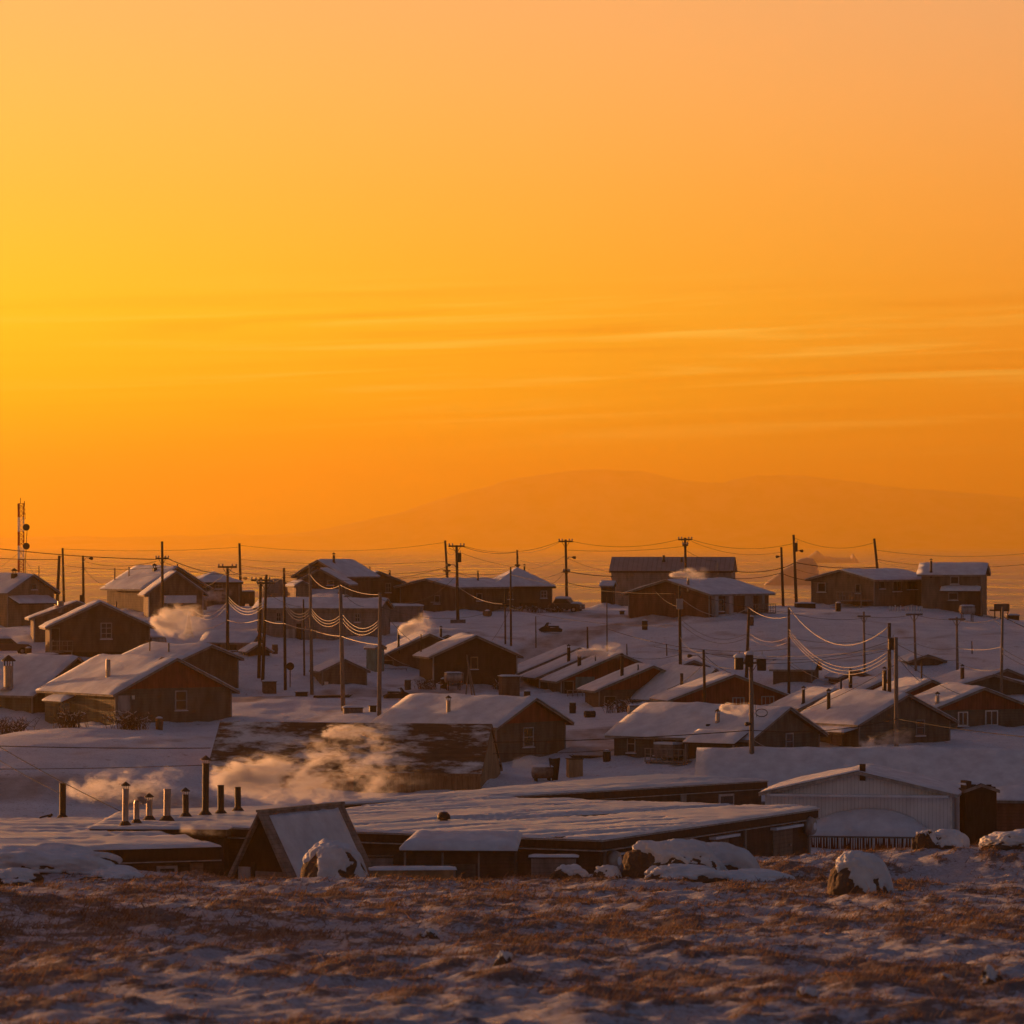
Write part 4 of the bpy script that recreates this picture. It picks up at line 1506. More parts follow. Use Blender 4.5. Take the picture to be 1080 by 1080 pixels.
h.chimney(874, 750, 728, 4, -1, 'soot_metal')
h.panel('g', 945, 949, 763, 800, 'downpipe', 'grey_trim', 0.1)

for c_, Y_, g_, s_, ev, rd, lab in (((886, 724), 390, 34, 10, 715, 708, 'little snowed-in shed left of the thick-chimney roofs'), ((1040, 726), 388, 44, 12, 716, 707, 'little snowed-in shed at the foot of the right edge pole'),
                                    ((262, 700), 402, 22, 8, 687, 680, 'little red-brown shed between the twin pair and the pale low house'), ((960, 706), 402, 36, 12, 698, 692, 'little flat snowed-in shed under the middle slim pole'),
                                    ((716, 712), 400, 30, 10, 704, 698, 'little snowed-in shed behind the meter box pole'), ((458, 686), 418, 26, 10, 677, 671, 'little snowed-in shed behind the dark gabled house ridge')):
    House(lab, c_, Y_, g_, s_, 18, 'L', ev, rd, rng.choice(['brown_boards', 'red_siding', 'dark_boards']), snow=0.3, over=0.25, name='shed', cat='shed', corner_trim=False)
# ------------------------------------------------------------------ flat roofed blocks in front
def flat_block(name, label, cat, P, zr, depth, wall, parapet, snow=0.14, seed=1, band=0.85, strips=(), nu=60, nv=60):
    """P: footprint corners in order near corner, right end, far corner, left end (world x, y); zr roof height"""
    o = thing(name, label, cat, (P[0][0], P[0][1], ground(*P[0])), 0)
    L = o.location.copy()
    q = [Vector((x - L.x, y - L.y, 0)) for x, y in P]
    z1 = zr - L.z
    mb = MB().quadbox([(p.x, p.y, z1 - depth) for p in q] + [(p.x, p.y, z1 - 0.2) for p in q])
    mb.build('wall', wall, o)
    c = sum(q, Vector()) / 4
    big = [p + (p - c).normalized() * 0.55 for p in q]
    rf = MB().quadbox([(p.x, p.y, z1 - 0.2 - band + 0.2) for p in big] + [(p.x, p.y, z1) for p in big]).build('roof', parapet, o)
    for zz, th in strips:
        b2 = [p + (p - c).normalized() * 0.66 for p in q]
        MB().quadbox([(p.x, p.y, z1 + zz - th) for p in b2] + [(p.x, p.y, z1 + zz) for p in b2]).build('edge_strip', 'pale_trim', o)
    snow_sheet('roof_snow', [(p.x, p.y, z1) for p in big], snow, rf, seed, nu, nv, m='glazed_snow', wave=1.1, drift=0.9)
    return o, z1, q, L


def wall_bit(o, a, b_, t0, t1, z0, z1, m, name, out=0.06, back=0.02, parent=None):
    """a box on the wall from a to b_ (local), between fractions t0..t1 and heights z0..z1"""
    d = (b_ - a)
    n = Vector((d.y, -d.x, 0)).normalized()
    p, q = a + d * t0, a + d * t1
    pts = []
    for z in (z0, z1):
        pts += [(*(p + n * out).xy, z), (*(q + n * out).xy, z), (*(q - n * back).xy, z), (*(p - n * back).xy, z)]
    return MB().quadbox(pts).build(name, m, parent or o)


ZR = HC - 16.72
NA = at(632, 886, 240)
RA = at(855, 853, 267.5)
d1 = Vector((RA.x - NA.x, RA.y - NA.y))
d2 = Vector((-d1.y, d1.x)).normalized() * 25.0
A4 = [(NA.x, NA.y), (RA.x, RA.y), (RA.x + d2.x, RA.y + d2.y), (NA.x + d2.x, NA.y + d2.y)]
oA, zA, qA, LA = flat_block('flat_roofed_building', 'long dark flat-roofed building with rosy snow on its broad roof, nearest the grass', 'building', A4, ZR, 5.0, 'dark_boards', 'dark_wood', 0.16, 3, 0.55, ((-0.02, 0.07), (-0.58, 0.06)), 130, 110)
a, b_ = qA[0], qA[1]
for t0, t1, z0, z1, nm in ((0.06, 0.135, -2.6, -1.0, 'window'), (0.225, 0.30, -2.2, -0.75, 'window')):
    w_ = wall_bit(oA, a, b_, t0, t1, zA + z0, zA + z1, 'umber_boards', nm, 0.08)
    wall_bit(oA, a, b_, t0 + 0.006, t1 - 0.006, zA + z0 + 0.12, zA + z1 - 0.12, 'glass', 'pane', 0.1, -0.07, w_)
    wall_bit(oA, a, b_, t0 - 0.005, t1 + 0.005, zA + z1 + 0.003, zA + z1 + 0.1, 'snow', 'snow_cap', 0.3, 0, w_)
for t0, t1 in ((0.50, 0.58), (0.80, 0.90)):
    d_ = wall_bit(oA, a, b_, t0, t1, zA - 3.1, zA - 0.95, 'umber_boards', 'door', 0.08)
    wall_bit(oA, a, b_, t0 - 0.008, t1 + 0.03, zA - 0.94, zA - 0.78, 'snow', 'snow_cap', 0.45, 0, d_)
    wall_bit(oA, a, b_, t1 - 0.018, t1 - 0.012, zA - 2.1, zA - 1.95, 'galvanised', 'handle', 0.16, -0.081, d_)
for t0, zz in ((0.035, -1.25), (0.965, -1.0)):
    p = a + (b_ - a) * t0
    n = Vector((d1.y, -d1.x, 0)).normalized()
    c_ = p + n * 0.06 + Vector((0, 0, zA + zz))
    v_ = MB().tube([c_, c_ + n * 0.35, c_ + n * 0.62, c_ + n * 0.7], [0.5, 0.62, 0.5, 0.2], 16).build('wall_vent', 'galvanised', oA, smooth=True)
    MB().tube([c_ + n * 0.68 + Vector((0, 0, 0.0)), c_ + n * 0.74], [0.26, 0.2], 12).build('snow_cap', 'snow', v_)
for t0 in (0.02, 0.33, 0.66, 0.985):
    wall_bit(oA, a, b_, t0 - 0.004, t0 + 0.004, zA - 3.4, zA - 0.58, 'grey_trim', 'downpipe', 0.14, -0.02)
# left (front) face of the same building
a, b_ = qA[3], qA[0]
for t0, t1 in ((0.30, 0.36), (0.60, 0.66)):
    w_ = wall_bit(oA, a, b_, t0, t1, zA - 2.3, zA - 1.1, 'grey_trim', 'window', 0.08)
    wall_bit(oA, a, b_, t0 + 0.008, t1 - 0.008, zA - 2.2, zA - 1.2, 'glass', 'pane', 0.1, -0.07, w_)

RB = at(803, 824, 299)
def flat_pt(px, py, drop_=16.72):
    q_ = at(px, py, drop_ * FP / (py - HZ))
    return (q_.x, q_.y)


B4 = [(-2.4, 278.6), (RB.x, RB.y), flat_pt(688, 817.5), flat_pt(338, 849)]
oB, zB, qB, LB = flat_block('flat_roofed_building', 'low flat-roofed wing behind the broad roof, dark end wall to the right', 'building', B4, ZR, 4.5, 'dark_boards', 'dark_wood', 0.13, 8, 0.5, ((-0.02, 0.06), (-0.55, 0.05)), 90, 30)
a, b_ = qB[0], qB[1]
w_ = wall_bit(oB, a, b_, 0.84, 0.895, zB - 1.5, zB - 0.75, 'pale_trim', 'window', 0.1)
wall_bit(oB, a, b_, 0.845, 0.89, zB - 1.45, zB - 0.9, 'glass', 'pane', 0.12, -0.09, w_)
for t0, t1 in ((0.70, 0.72),):
    wall_bit(oB, a, b_, t0, t1, zB - 3.2, zB - 0.56, 'grey_trim', 'downpipe', 0.12, -0.02)

# block at the left with the flues
NQ = at(222, 893, 239)
PQ = [(NQ.x, NQ.y)]
e1 = Vector((0.444, 0.896)) * 30
e2 = Vector((-0.896, 0.444))
ZQ = HC - (893 - HZ) / FP * 239
PQ = [(NQ.x, NQ.y), (NQ.x + e1.x, NQ.y + e1.y), (NQ.x + e1.x + e2.x * 34, NQ.y + e1.y + e2.y * 34), (NQ.x + e2.x * 34, NQ.y + e2.y * 34)]
# its visible front runs back to the left, so take the long side as the front
f1 = Vector((-0.93, -0.37)) * 30
f2 = Vector((-0.37, 0.93)) * 22
Q4 = [(NQ.x + f1.x, NQ.y + f1.y), (NQ.x, NQ.y), (NQ.x + f2.x, NQ.y + f2.y), (NQ.x + f1.x + f2.x, NQ.y + f1.y + f2.y)]
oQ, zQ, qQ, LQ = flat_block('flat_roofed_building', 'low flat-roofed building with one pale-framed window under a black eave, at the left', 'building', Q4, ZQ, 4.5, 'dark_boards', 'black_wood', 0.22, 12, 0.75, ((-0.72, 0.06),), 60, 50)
a, b_ = qQ[0], qQ[1]
w_ = wall_bit(oQ, a, b_, 0.895, 0.935, zQ - 2.6, zQ - 1.0, 'pale_trim', 'window', 0.1)
wall_bit(oQ, a, b_, 0.901, 0.929, zQ - 2.45, zQ - 1.15, 'glass', 'pane', 0.12, -0.09, w_)
wall_bit(oQ, a, b_, 0.96, 0.985, zQ - 3.0, zQ - 0.9, 'umber_boards', 'shutter', 0.1)

# stepped snowy roofs further left, behind that block
for k, (pl, pr, Y, wid, lab) in enumerate(((-70, 150, 262, 7, 'low black-edged flat roof deep in rosy snow, upper one by the left edge'),
                                           (-90, 118, 252, 5, 'low black-edged flat roof deep in rosy snow, lower one by the left edge'))):
    row = (872, 885)[k]
    pr_ = at(pr, row, Y)
    pl_ = at(pl, row + 6, Y - 6)
    dv = Vector((pr_.x - pl_.x, pr_.y - pl_.y)).normalized()
    nv_ = Vector((-dv.y, dv.x)) * wid
    P4 = [(pl_.x, pl_.y), (pr_.x, pr_.y), (pr_.x + nv_.x, pr_.y + nv_.y), (pl_.x + nv_.x, pl_.y + nv_.y)]
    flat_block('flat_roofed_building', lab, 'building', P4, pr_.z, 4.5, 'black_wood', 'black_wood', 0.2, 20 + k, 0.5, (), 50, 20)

# roof vent standing on the broad roof
g = at(468, 865, 0)
Yv = (16.72 - 0.2) * FP / (866 - HZ)
g = at(468, 866, Yv)
t = thing('roof_vent', 'small dark mushroom vent alone on the broad rosy roof', 'roof vent', (g.x, g.y, ZR + 0.05))
MB().tube([(0, 0, 0), (0, 0, 0.25), (0, 0, 0.26), (0, 0, 0.5), (0, 0, 0.68), (0, 0, 0.72)], [0.24, 0.24, 0.40, 0.38, 0.22, 0.05], 16).build('hood', 'soot_metal', t, smooth=True)
MB().tube([(0, 0, 0.70), (0, 0, 0.78)], [0.2, 0.05], 12).build('snow_cap', 'snow', t)

# flues (photo column, base row, top row, width, cap, elbow, label)
for px, b_, tp, wd, cap, elb, lab in (
        (66, 866, 827, 7.0, False, False, 'lone dark open flue pipe farthest left of the flues'),
        (132, 872, 832, 6.6, True, False, 'tall grey flue pipe with conical cap, left in the group of flues'),
        (144, 870, 841, 6.0, False, True, 'flue pipe with a bent gooseneck top'),
        (157.5, 866, 844, 6.6, True, False, 'short grey flue pipe with conical cap beside the gooseneck'),
        (176, 866, 832, 7.4, False, False, 'wide plain flue pipe without a cap, right of the short capped one'),
        (196, 863, 838, 6.6, True, False, 'dark flue pipe with conical cap right of the wide plain one'),
        (216.5, 861, 805, 7.2, True, False, 'tallest flue pipe with tiered black cap, smoke pouring from it'),
        (233, 860, 828, 7.0, False, False, 'plain flue pipe just right of the tallest smoking one'),
        (251, 857, 830, 6.6, False, False, 'plain grey flue pipe farthest right of the flues')):
    Yp = 258 if px > 100 else 270
    zt = ZR if px > 100 else HC - (872 - HZ) / FP * 262
    if px > 100:
        Yp = 16.7 * FP / (b_ - HZ)
        Yp = min(Yp, 268)
        p = at(px, b_, Yp)
    else:
        p = at(px, b_ - 1, 268)
    stovepipe(lab, (p.x, p.y, p.z), (b_ - tp) * p.y / FP, wd * p.y / FP / 2, 'galvanised' if px > 120 and px < 190 else 'soot_metal', cap, elb, tilt=rng.uniform(-0.015, 0.015))
# the roof that carries the flues
c0, c1 = at(96, 872, 252), at(300, 868, 252)
pts = [at(100, 873, 249.5), at(262, 878, 246), at(300, 856, 268), at(118, 860, 272)]
ZF = HC - 16.7
F4 = [(p.x, p.y) for p in (at(100, 876, 16.75 * FP / (874 - HZ)), at(236, 876, 16.75 * FP / (874.5 - HZ)), at(300, 852, 16.75 * FP / (852 - HZ)), at(130, 858, 16.75 * FP / (858 - HZ)))]
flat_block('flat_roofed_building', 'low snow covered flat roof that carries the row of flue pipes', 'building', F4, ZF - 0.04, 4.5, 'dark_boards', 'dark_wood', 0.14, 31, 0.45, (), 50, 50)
# bent antenna scrap
g = at(46, 868, 268)
t = thing('scrap_bracket', 'bent black bracket lying on the snowy roof left of the lone flue', 'bracket', (g.x, g.y, g.z + 0.05), 0.3)
MB().tube([(-0.5, 0, 0.05), (0.2, 0, 0.15), (0.55, 0, 0.5)], 0.09, 6).build('arm', 'black_wood', t)
MB().tube([(-0.5, 0, 0.05), (-0.1, 0.25, 0.3), (0.5, 0.1, 0.45)], 0.06, 6).build('brace', 'black_wood', t)

# ------------------------------------------------------------------ big roof on the right, white shed, dark shed
h = House('big building hidden under a broad bluish snow roof behind the white shed', (1150, 870), 303, 15, 410, 84.8, 'L', 845, 797, 'dark_boards', snow=0.3, over=0.4, extra=1.5)
h = House('shed with a red boarded wall at the right edge, right of the black shed', (1146, 887), 284, 10, 94, 80, 'L', 846, 836, 'red_siding', snow=0.32, over=0.2, extra=1.5, name='shed', cat='shed')
h.door('s', 1112, 1124, 856, 886, 'dark_boards')
hN = House('white metal shed with a low gable, thick porch snow and hanging icicles', (1003, 902), 276, 193, 22, 10, 'R', 839, 816.5, 'pale_metal', snow=0.22, over=0.4, trim='white_paint', fascia='pale_trim', name='metal_shed', cat='shed')
hN.panel('g', 812, 1001, 838.5, 841, 'snowy_ledge', 'snow', 0.75)
hN.panel('g', 860, 980, 884, 906, 'slatted_front', 'red_boards', 1.5)
a0, a1 = hN.span('g', 858, 982)
yy = -hN.l / 2
o = hN.part(MB().quadbox([(a0, yy - 1.75, hN.z(883)), (a1, yy - 1.75, hN.z(883)), (a1, yy - 0.03, hN.z(878)), (a0, yy - 0.03, hN.z(878)),
                          (a0, yy - 1.75, hN.z(881)), (a1, yy - 1.75, hN.z(881)), (a1, yy - 0.03, hN.z(876)), (a0, yy - 0.03, hN.z(876))]).build('porch_roof', 'grey_trim'))
# domed snow bank on the porch roof
nu, nv = 40, 16
U, V = np.meshgrid(np.linspace(0, 1, nu), np.linspace(0, 1, nv))
bx = a0 - 0.15 + (a1 - a0 + 0.3) * U
by = yy - 1.9 + 1.8 * V
tt = np.minimum(1, np.maximum(0, (1.0 - np.abs(2 * (U - 0.47)) ** 2.6)))
hh = (0.32 + 1.35 * V ** 0.8 * tt) * (1 + 0.12 * fbm(U * 7, V * 4, 3)) * np.minimum(1, (np.minimum(U, 1 - U) * 14) ** 0.5 + 0.15)
co = np.column_stack([bx.ravel(), by.ravel(), (hN.z(881) + 0.29 * V * 0 + hh).ravel()])
lo_ = np.column_stack([bx.ravel(), by.ravel(), np.full(nu * nv, hN.z(881) + 0.0) + 0.3 * V.ravel()])
i = (np.arange(nv - 1)[:, None] * nu + np.arange(nu - 1)[None, :]).ravel()
ringi = list(range(nu)) + [k * nu + nu - 1 for k in range(1, nv)] + [(nv - 1) * nu + k for k in range(nu - 2, -1, -1)] + [k * nu for k in range(nv - 2, 0, -1)]
n = nu * nv
fc = np.concatenate([np.column_stack([i, i + 1, i + nu + 1, i + nu]), np.array([(ringi[k], n + ringi[k], n + ringi[(k + 1) % len(ringi)], ringi[(k + 1) % len(ringi)]) for k in range(len(ringi))])]).astype(np.int32)
me = mesh_np('porch_snow', np.concatenate([co, lo_]), fc)
me.materials.append(MATS['snow'])
link('porch_snow', me, o)
mb = MB()
for k in range(46):
    x = a0 + (a1 - a0) * (k + rng.random() * 0.7) / 46
    ln = rng.uniform(0.35, 1.25)
    mb.tube([(x, yy - 1.72, hN.z(883)), (x, yy - 1.72, hN.z(883) - ln * 0.5), (x, yy - 1.72, hN.z(883) - ln)], [0.045, 0.03, 0.006], 5)
mb.build('icicles', 'frost', o)
hN.panel('g', 968, 980, 887, 912, 'porch_wing', 'dark_boards', 2.0)
hN.chimney(890, 823, 812, 6, -1, 'soot_metal', cap=False, box=True)

t_h = House('small black shed with snow-crusted scrap on top, right of the white metal shed', (1018, 892), 279, 34, 4, 12, 'L', 835, 829, 'black_wood', snow=0.0, over=0.15, name='shed', cat='shed', corner_trim=False)
mb = MB()
for k in range(7):
    x = -0.9 + 0.3 * k + rng.uniform(-.1, .1)
    mb.box(x - 0.16, -t_h.l / 2 - 0.1, t_h.h + 0.1, x + 0.16, t_h.l / 2, t_h.h + rng.uniform(0.3, 0.75))
t_h.part(mb.build('scrap_boards', 'dark_wood'))
snow_sheet('snow_cap', [(-1.1, -t_h.l / 2, t_h.h + 0.42), (1.0, -t_h.l / 2, t_h.h + 0.42), (1.0, t_h.l / 2, t_h.h + 0.42), (-1.1, t_h.l / 2, t_h.h + 0.42)], 0.22, t_h.root, 4, 10, 7, over=0.02)

# ------------------------------------------------------------------ A-frame, lean-to, boxes
s = 232 / FP
p0 = at(243, 932, 232)
t = thing('tent_cabin', 'steep A-frame tent cabin with a snow dusted roof and dark open gable', 'cabin', (p0.x, p0.y, p0.z), R(-30))
W, Hh, Ln = 3.45 / math.cos(R(30)), 3.85, 8.0
HW = W / 2
mb = MB().prism_y([(0.0, -1.0), (W, -1.0), (W, 0.25), (HW, Hh - 0.15), (0.0, 0.25)], 0.1, Ln - 0.1)
mb.build('wall', 'black_wood', t)
rk = MB()
k = (Hh - 0.1) / HW
rk.prism_y([(W + 0.12, -0.2), (W + 0.30, -0.1), (HW, Hh + 0.16), (HW, Hh - 0.06)], -0.3, Ln + 0.3)
rk.prism_y([(-0.12, -0.2), (HW - 0.003, Hh - 0.06), (HW - 0.003, Hh + 0.16), (-0.30, -0.1)], -0.3, Ln + 0.3)
rf = rk.build('roof', 'grey_boards', t)
snow_sheet('roof_snow', [(W + 0.20, 0.55, 0.12), (W + 0.20, Ln - 0.5, 0.12), (HW + 0.18, Ln - 0.5, Hh - 0.12), (HW + 0.18, 0.55, Hh - 0.12)], 0.10, rf, 14, 14, 14, over=0.02, wave=0.5)
MB().box(HW - 0.12, -0.32, Hh + 0.10, HW + 0.12, Ln + 0.32, Hh + 0.24).build('ridge_board', 'grey_trim', rf)
MB().box(W * 0.40, 0.03, -0.9, W * 0.97, 0.095, 0.75).build('pale_panel', 'grey_boards', t)
MB().box(W * 0.12, 0.03, -0.9, W * 0.32, 0.095, 0.95).build('window', 'pale_trim', t)
MB().box(W * 0.33, 0.02, -0.9, W * 0.39, 0.09, 1.2).build('post', 'dark_wood', t)

# lean-to with rounded snow in front of the broad roofed building
s = 236 / FP
p0 = at(425, 930, 236)
t = thing('lean_to', 'low lean-to with a rounded slab of snow, right of the snowy boulder', 'lean-to', (p0.x, p0.y, p0.z), R(-4))
W = 120 * s
MB().box(0.05, 0.1, -0.6, W * 0.98, 2.6, 1.65).build('wall', 'dark_boards', t)
for x, w_ in ((0.05, 0.12), (W * 0.34, 0.12), (W * 0.66, 0.1)):
    MB().box(x, 0.02, -0.6, x + w_, 0.096, 1.63).build('post', 'grey_trim', t)
MB().box(W * 0.36, 0.03, -0.6, W * 0.64, 0.09, 1.0).build('panel', 'green_boards', t)
o = MB().quadbox([(-0.05, -0.25, 1.66), (W, -0.25, 1.66), (W, 2.8, 2.25), (0.5, 2.8, 2.25), (-0.05, -0.25, 1.78), (W, -0.25, 1.78), (W, 2.8, 2.37), (0.5, 2.8, 2.37)]).build('roof', 'dark_wood', t)
snow_sheet('roof_snow', [(-0.05, -0.25, 1.78), (W, -0.25, 1.78), (W, 2.8, 2.37), (0.5, 2.8, 2.37)], 0.42, o, 9, 34, 12, wave=0.4, over=0.1)
p0 = at(584, 930, 236)
t = thing('equipment_box', 'plain grey equipment box with a snowy ledge against the dark wall', 'box', (p0.x, p0.y, p0.z), R(-3))
MB().box(-1.25, 0, -0.5, 1.2, 1.0, 1.3).build('body', 'grey_boards', t)
MB().box(-1.33, -0.08, 1.303, 1.3, 1.05, 1.36).build('lid', 'dark_wood', t)
snow_sheet('snow_cap', [(-1.33, -0.08, 1.36), (1.3, -0.08, 1.36), (1.3, 1.05, 1.36), (-1.33, 1.05, 1.36)], 0.12, t, 6, 12, 7)
MB().box(-0.1, -0.03, -0.4, -0.04, 0.0, 1.25).build('seam', 'grey_trim', t)
p0 = at(391, 937, 226)
t = thing('wooden_crate', 'long low plywood crate with snow-lit top in the grass', 'crate', (p0.x, p0.y, p0.z), R(4))
MB().box(0, 0, -0.5, 4.5, 1.5, 0.95).build('box', 'plywood', t)
for x in (0.02, 4.38):
    MB().box(x, -0.05, -0.5, x + 0.1, -0.003, 1.0).build('batten', 'grey_trim', t)
snow_sheet('snow_cap', [(0, 0, 0.95), (4.5, 0, 0.95), (4.5, 1.5, 0.95), (0, 1.5, 0.95)], 0.13, t, 8, 16, 7, wave=0.6)
p0 = at(390, 915, 243)
t = thing('storage_bin', 'dark storage bin in the gap between A-frame and lean-to', 'bin', (p0.x, p0.y, p0.z), 0)
MB().box(-0.5, 0, -1.2, 1.3, 1.2, 0.55).build('box', 'grey_boards', t)
MB().box(-0.55, -0.05, 0.553, 1.35, 1.25, 0.62).build('lid', 'dark_wood', t)


# ------------------------------------------------------------------ boulders under snow
def boulder(label, px, base, Y, w, h, d, seed, snow=0.55, cat='boulder', squash=1.0, lean=0.0, name='boulder', group='snow covered boulders in the grass', rough=1.0):
    p = at(px, base, Y)
    z = ground(p.x, p.y)
    o = thing(name, label, cat, (p.x, p.y, z), 0, group)
    nu, nv = 140, 70
    th = np.linspace(0, 2 * np.pi, nu, endpoint=False)
    ph = np.linspace(-0.35, np.pi / 2, nv)
    T, P_ = np.meshgrid(th, ph)
    X = np.cos(T) * np.cos(P_) ** 0.8 if False else np.cos(T) * np.maximum(np.cos(P_), 0) ** 0.75
    Yv = np.sin(T) * np.maximum(np.cos(P_), 0) ** 0.75
    Z = np.sign(np.sin(P_)) * np.abs(np.sin(P_)) ** 0.9

    def shape(gain, off):
        n = fbm(X * 1.5 + Z * 0.7 + seed * 3.3 + 10, Yv * 1.5 + Z * 1.1 + seed * 5.1 + 10, seed, 5)
        r_ = 1 + gain * n * 1.5 + 0.10 * fbm(X * 5 + Z * 2 + 20, Yv * 5 + Z * 4 + 20, seed + 9, 4)
        return np.column_stack([(X * r_ * w / 2 + lean * Z).ravel(), (Yv * r_ * d / 2).ravel(), (Z * r_ * h + off).ravel()]), n
    i = (np.arange(nv - 1)[:, None] * nu + np.arange(nu)[None, :])
    j = (np.arange(nv - 1)[:, None] * nu + (np.arange(nu) + 1)[None, :] % nu)
    f = np.column_stack([i.ravel(), j.ravel(), (j + nu).ravel(), (i + nu).ravel()]).astype(np.int32)
    co, n = shape(0.85 * rough, -0.05)
    me = mesh_np('stone', co, f)
    me.materials.append(MATS['rock'])
    link('stone', me, o)
    # snow lies where it can hold: upward faces and one wind side
    co2, n2 = shape(0.78 * rough, 0.0)
    up = (P_ - 0.55) * 1.2 + 2.4 * fbm(X * 1.8 + seed, Yv * 1.8 + Z * 1.5, seed + 4, 5) + 1.1 * fbm(X * 6 + seed, Yv * 6 + Z * 5, seed + 6, 4) + 0.45 * X
    k = 1 + np.clip(up + snow - 0.30, -0.4, 0.22) * 0.32
    co2 = co2 * np.column_stack([k.ravel(), k.ravel(), k.ravel()])
    me = mesh_np('snow_cap', co2, f)
    me.materials.append(MATS['snow'])
    link('snow_cap', me, o)
    return o


boulder('rounded snow capped boulder at the right corner of the A-frame', 350, 940, 226, 3.5, 2.1, 3.0, 2, 0.62, rough=0.34)
boulder('widest boulder, brown sided with a long hood of snow, before the dark doors', 708, 947, 214, 4.6, 1.75, 3.0, 5, 0.40, rough=0.6)
boulder('snow hooded rock leaning on the right of the widest boulder', 748, 945, 216, 4.0, 1.55, 2.4, 8, 0.55, rough=0.6)
boulder('low snow drift boulder trailing right of the widest boulder', 782, 949, 210, 5.0, 0.62, 2.4, 9, 0.75, rough=0.4)
boulder('flat snowy rock under the widest boulder', 722, 952, 209, 3.6, 0.75, 1.8, 52, 0.6, rough=0.7)
boulder('squat boulder with a dark left face and snow on its right, alone in the grass', 905, 958, 186, 2.7, 1.75, 2.2, 12, 0.40, rough=0.28)
boulder('small dark pointed boulder at the end of the icicle porch', 977, 912, 228, 1.3, 1.0, 1.1, 15, 0.1)
boulder('pale snow hump beside the white shed corner', 1000, 912, 228, 2.0, 0.85, 1.5, 17, 0.8, rough=0.4)
boulder('long snow drift hump at the far right edge of the grass', 1078, 912, 224, 4.6, 0.85, 3.0, 19, 0.85, rough=0.5)
boulder('broad snow drift hump in the lower left before the window building', 40, 940, 216, 7.5, 1.15, 4.0, 23, 0.7, rough=0.55)
boulder('snow drift hump under the pale-framed window', 98, 947, 216, 4.2, 0.8, 3.0, 29, 0.65, rough=0.6)
boulder('jagged snow drift hump between the two left drifts', 118, 950, 212, 2.6, 0.5, 2.0, 61, 0.6, rough=0.7)
boulder('dark topped drift stone at the left edge of the grass', 12, 952, 205, 2.6, 0.6, 2.0, 63, 0.4, rough=0.7)
boulder('small brown stone with a snow top under the equipment box', 600, 946, 218, 1.7, 0.7, 1.3, 31, 0.4, rough=0.6)
boulder('snowy stone right of the widest grass tuft, below the dark corner', 642, 946, 214, 1.4, 0.6, 1.2, 37, 0.55, rough=0.6)
boulder('little dark stone low down near the right corner of the grass', 1043, 1042, 96, 0.5, 0.35, 0.5, 41, -0.4)
boulder('little dark stone low in the grass right of centre', 850, 1060, 90, 0.45, 0.28, 0.4, 43, -0.4)
boulder('little dark stone at the bottom edge left of centre', 530, 1034, 104, 0.42, 0.3, 0.4, 45, -0.4)
boulder('little dark stone in the middle of the snowy grass', 452, 992, 136, 0.6, 0.35, 0.6, 47, -0.3)
boulder('little dark stone at the lower right among snow patches', 998, 1036, 100, 0.4, 0.25, 0.4, 49, -0.4)

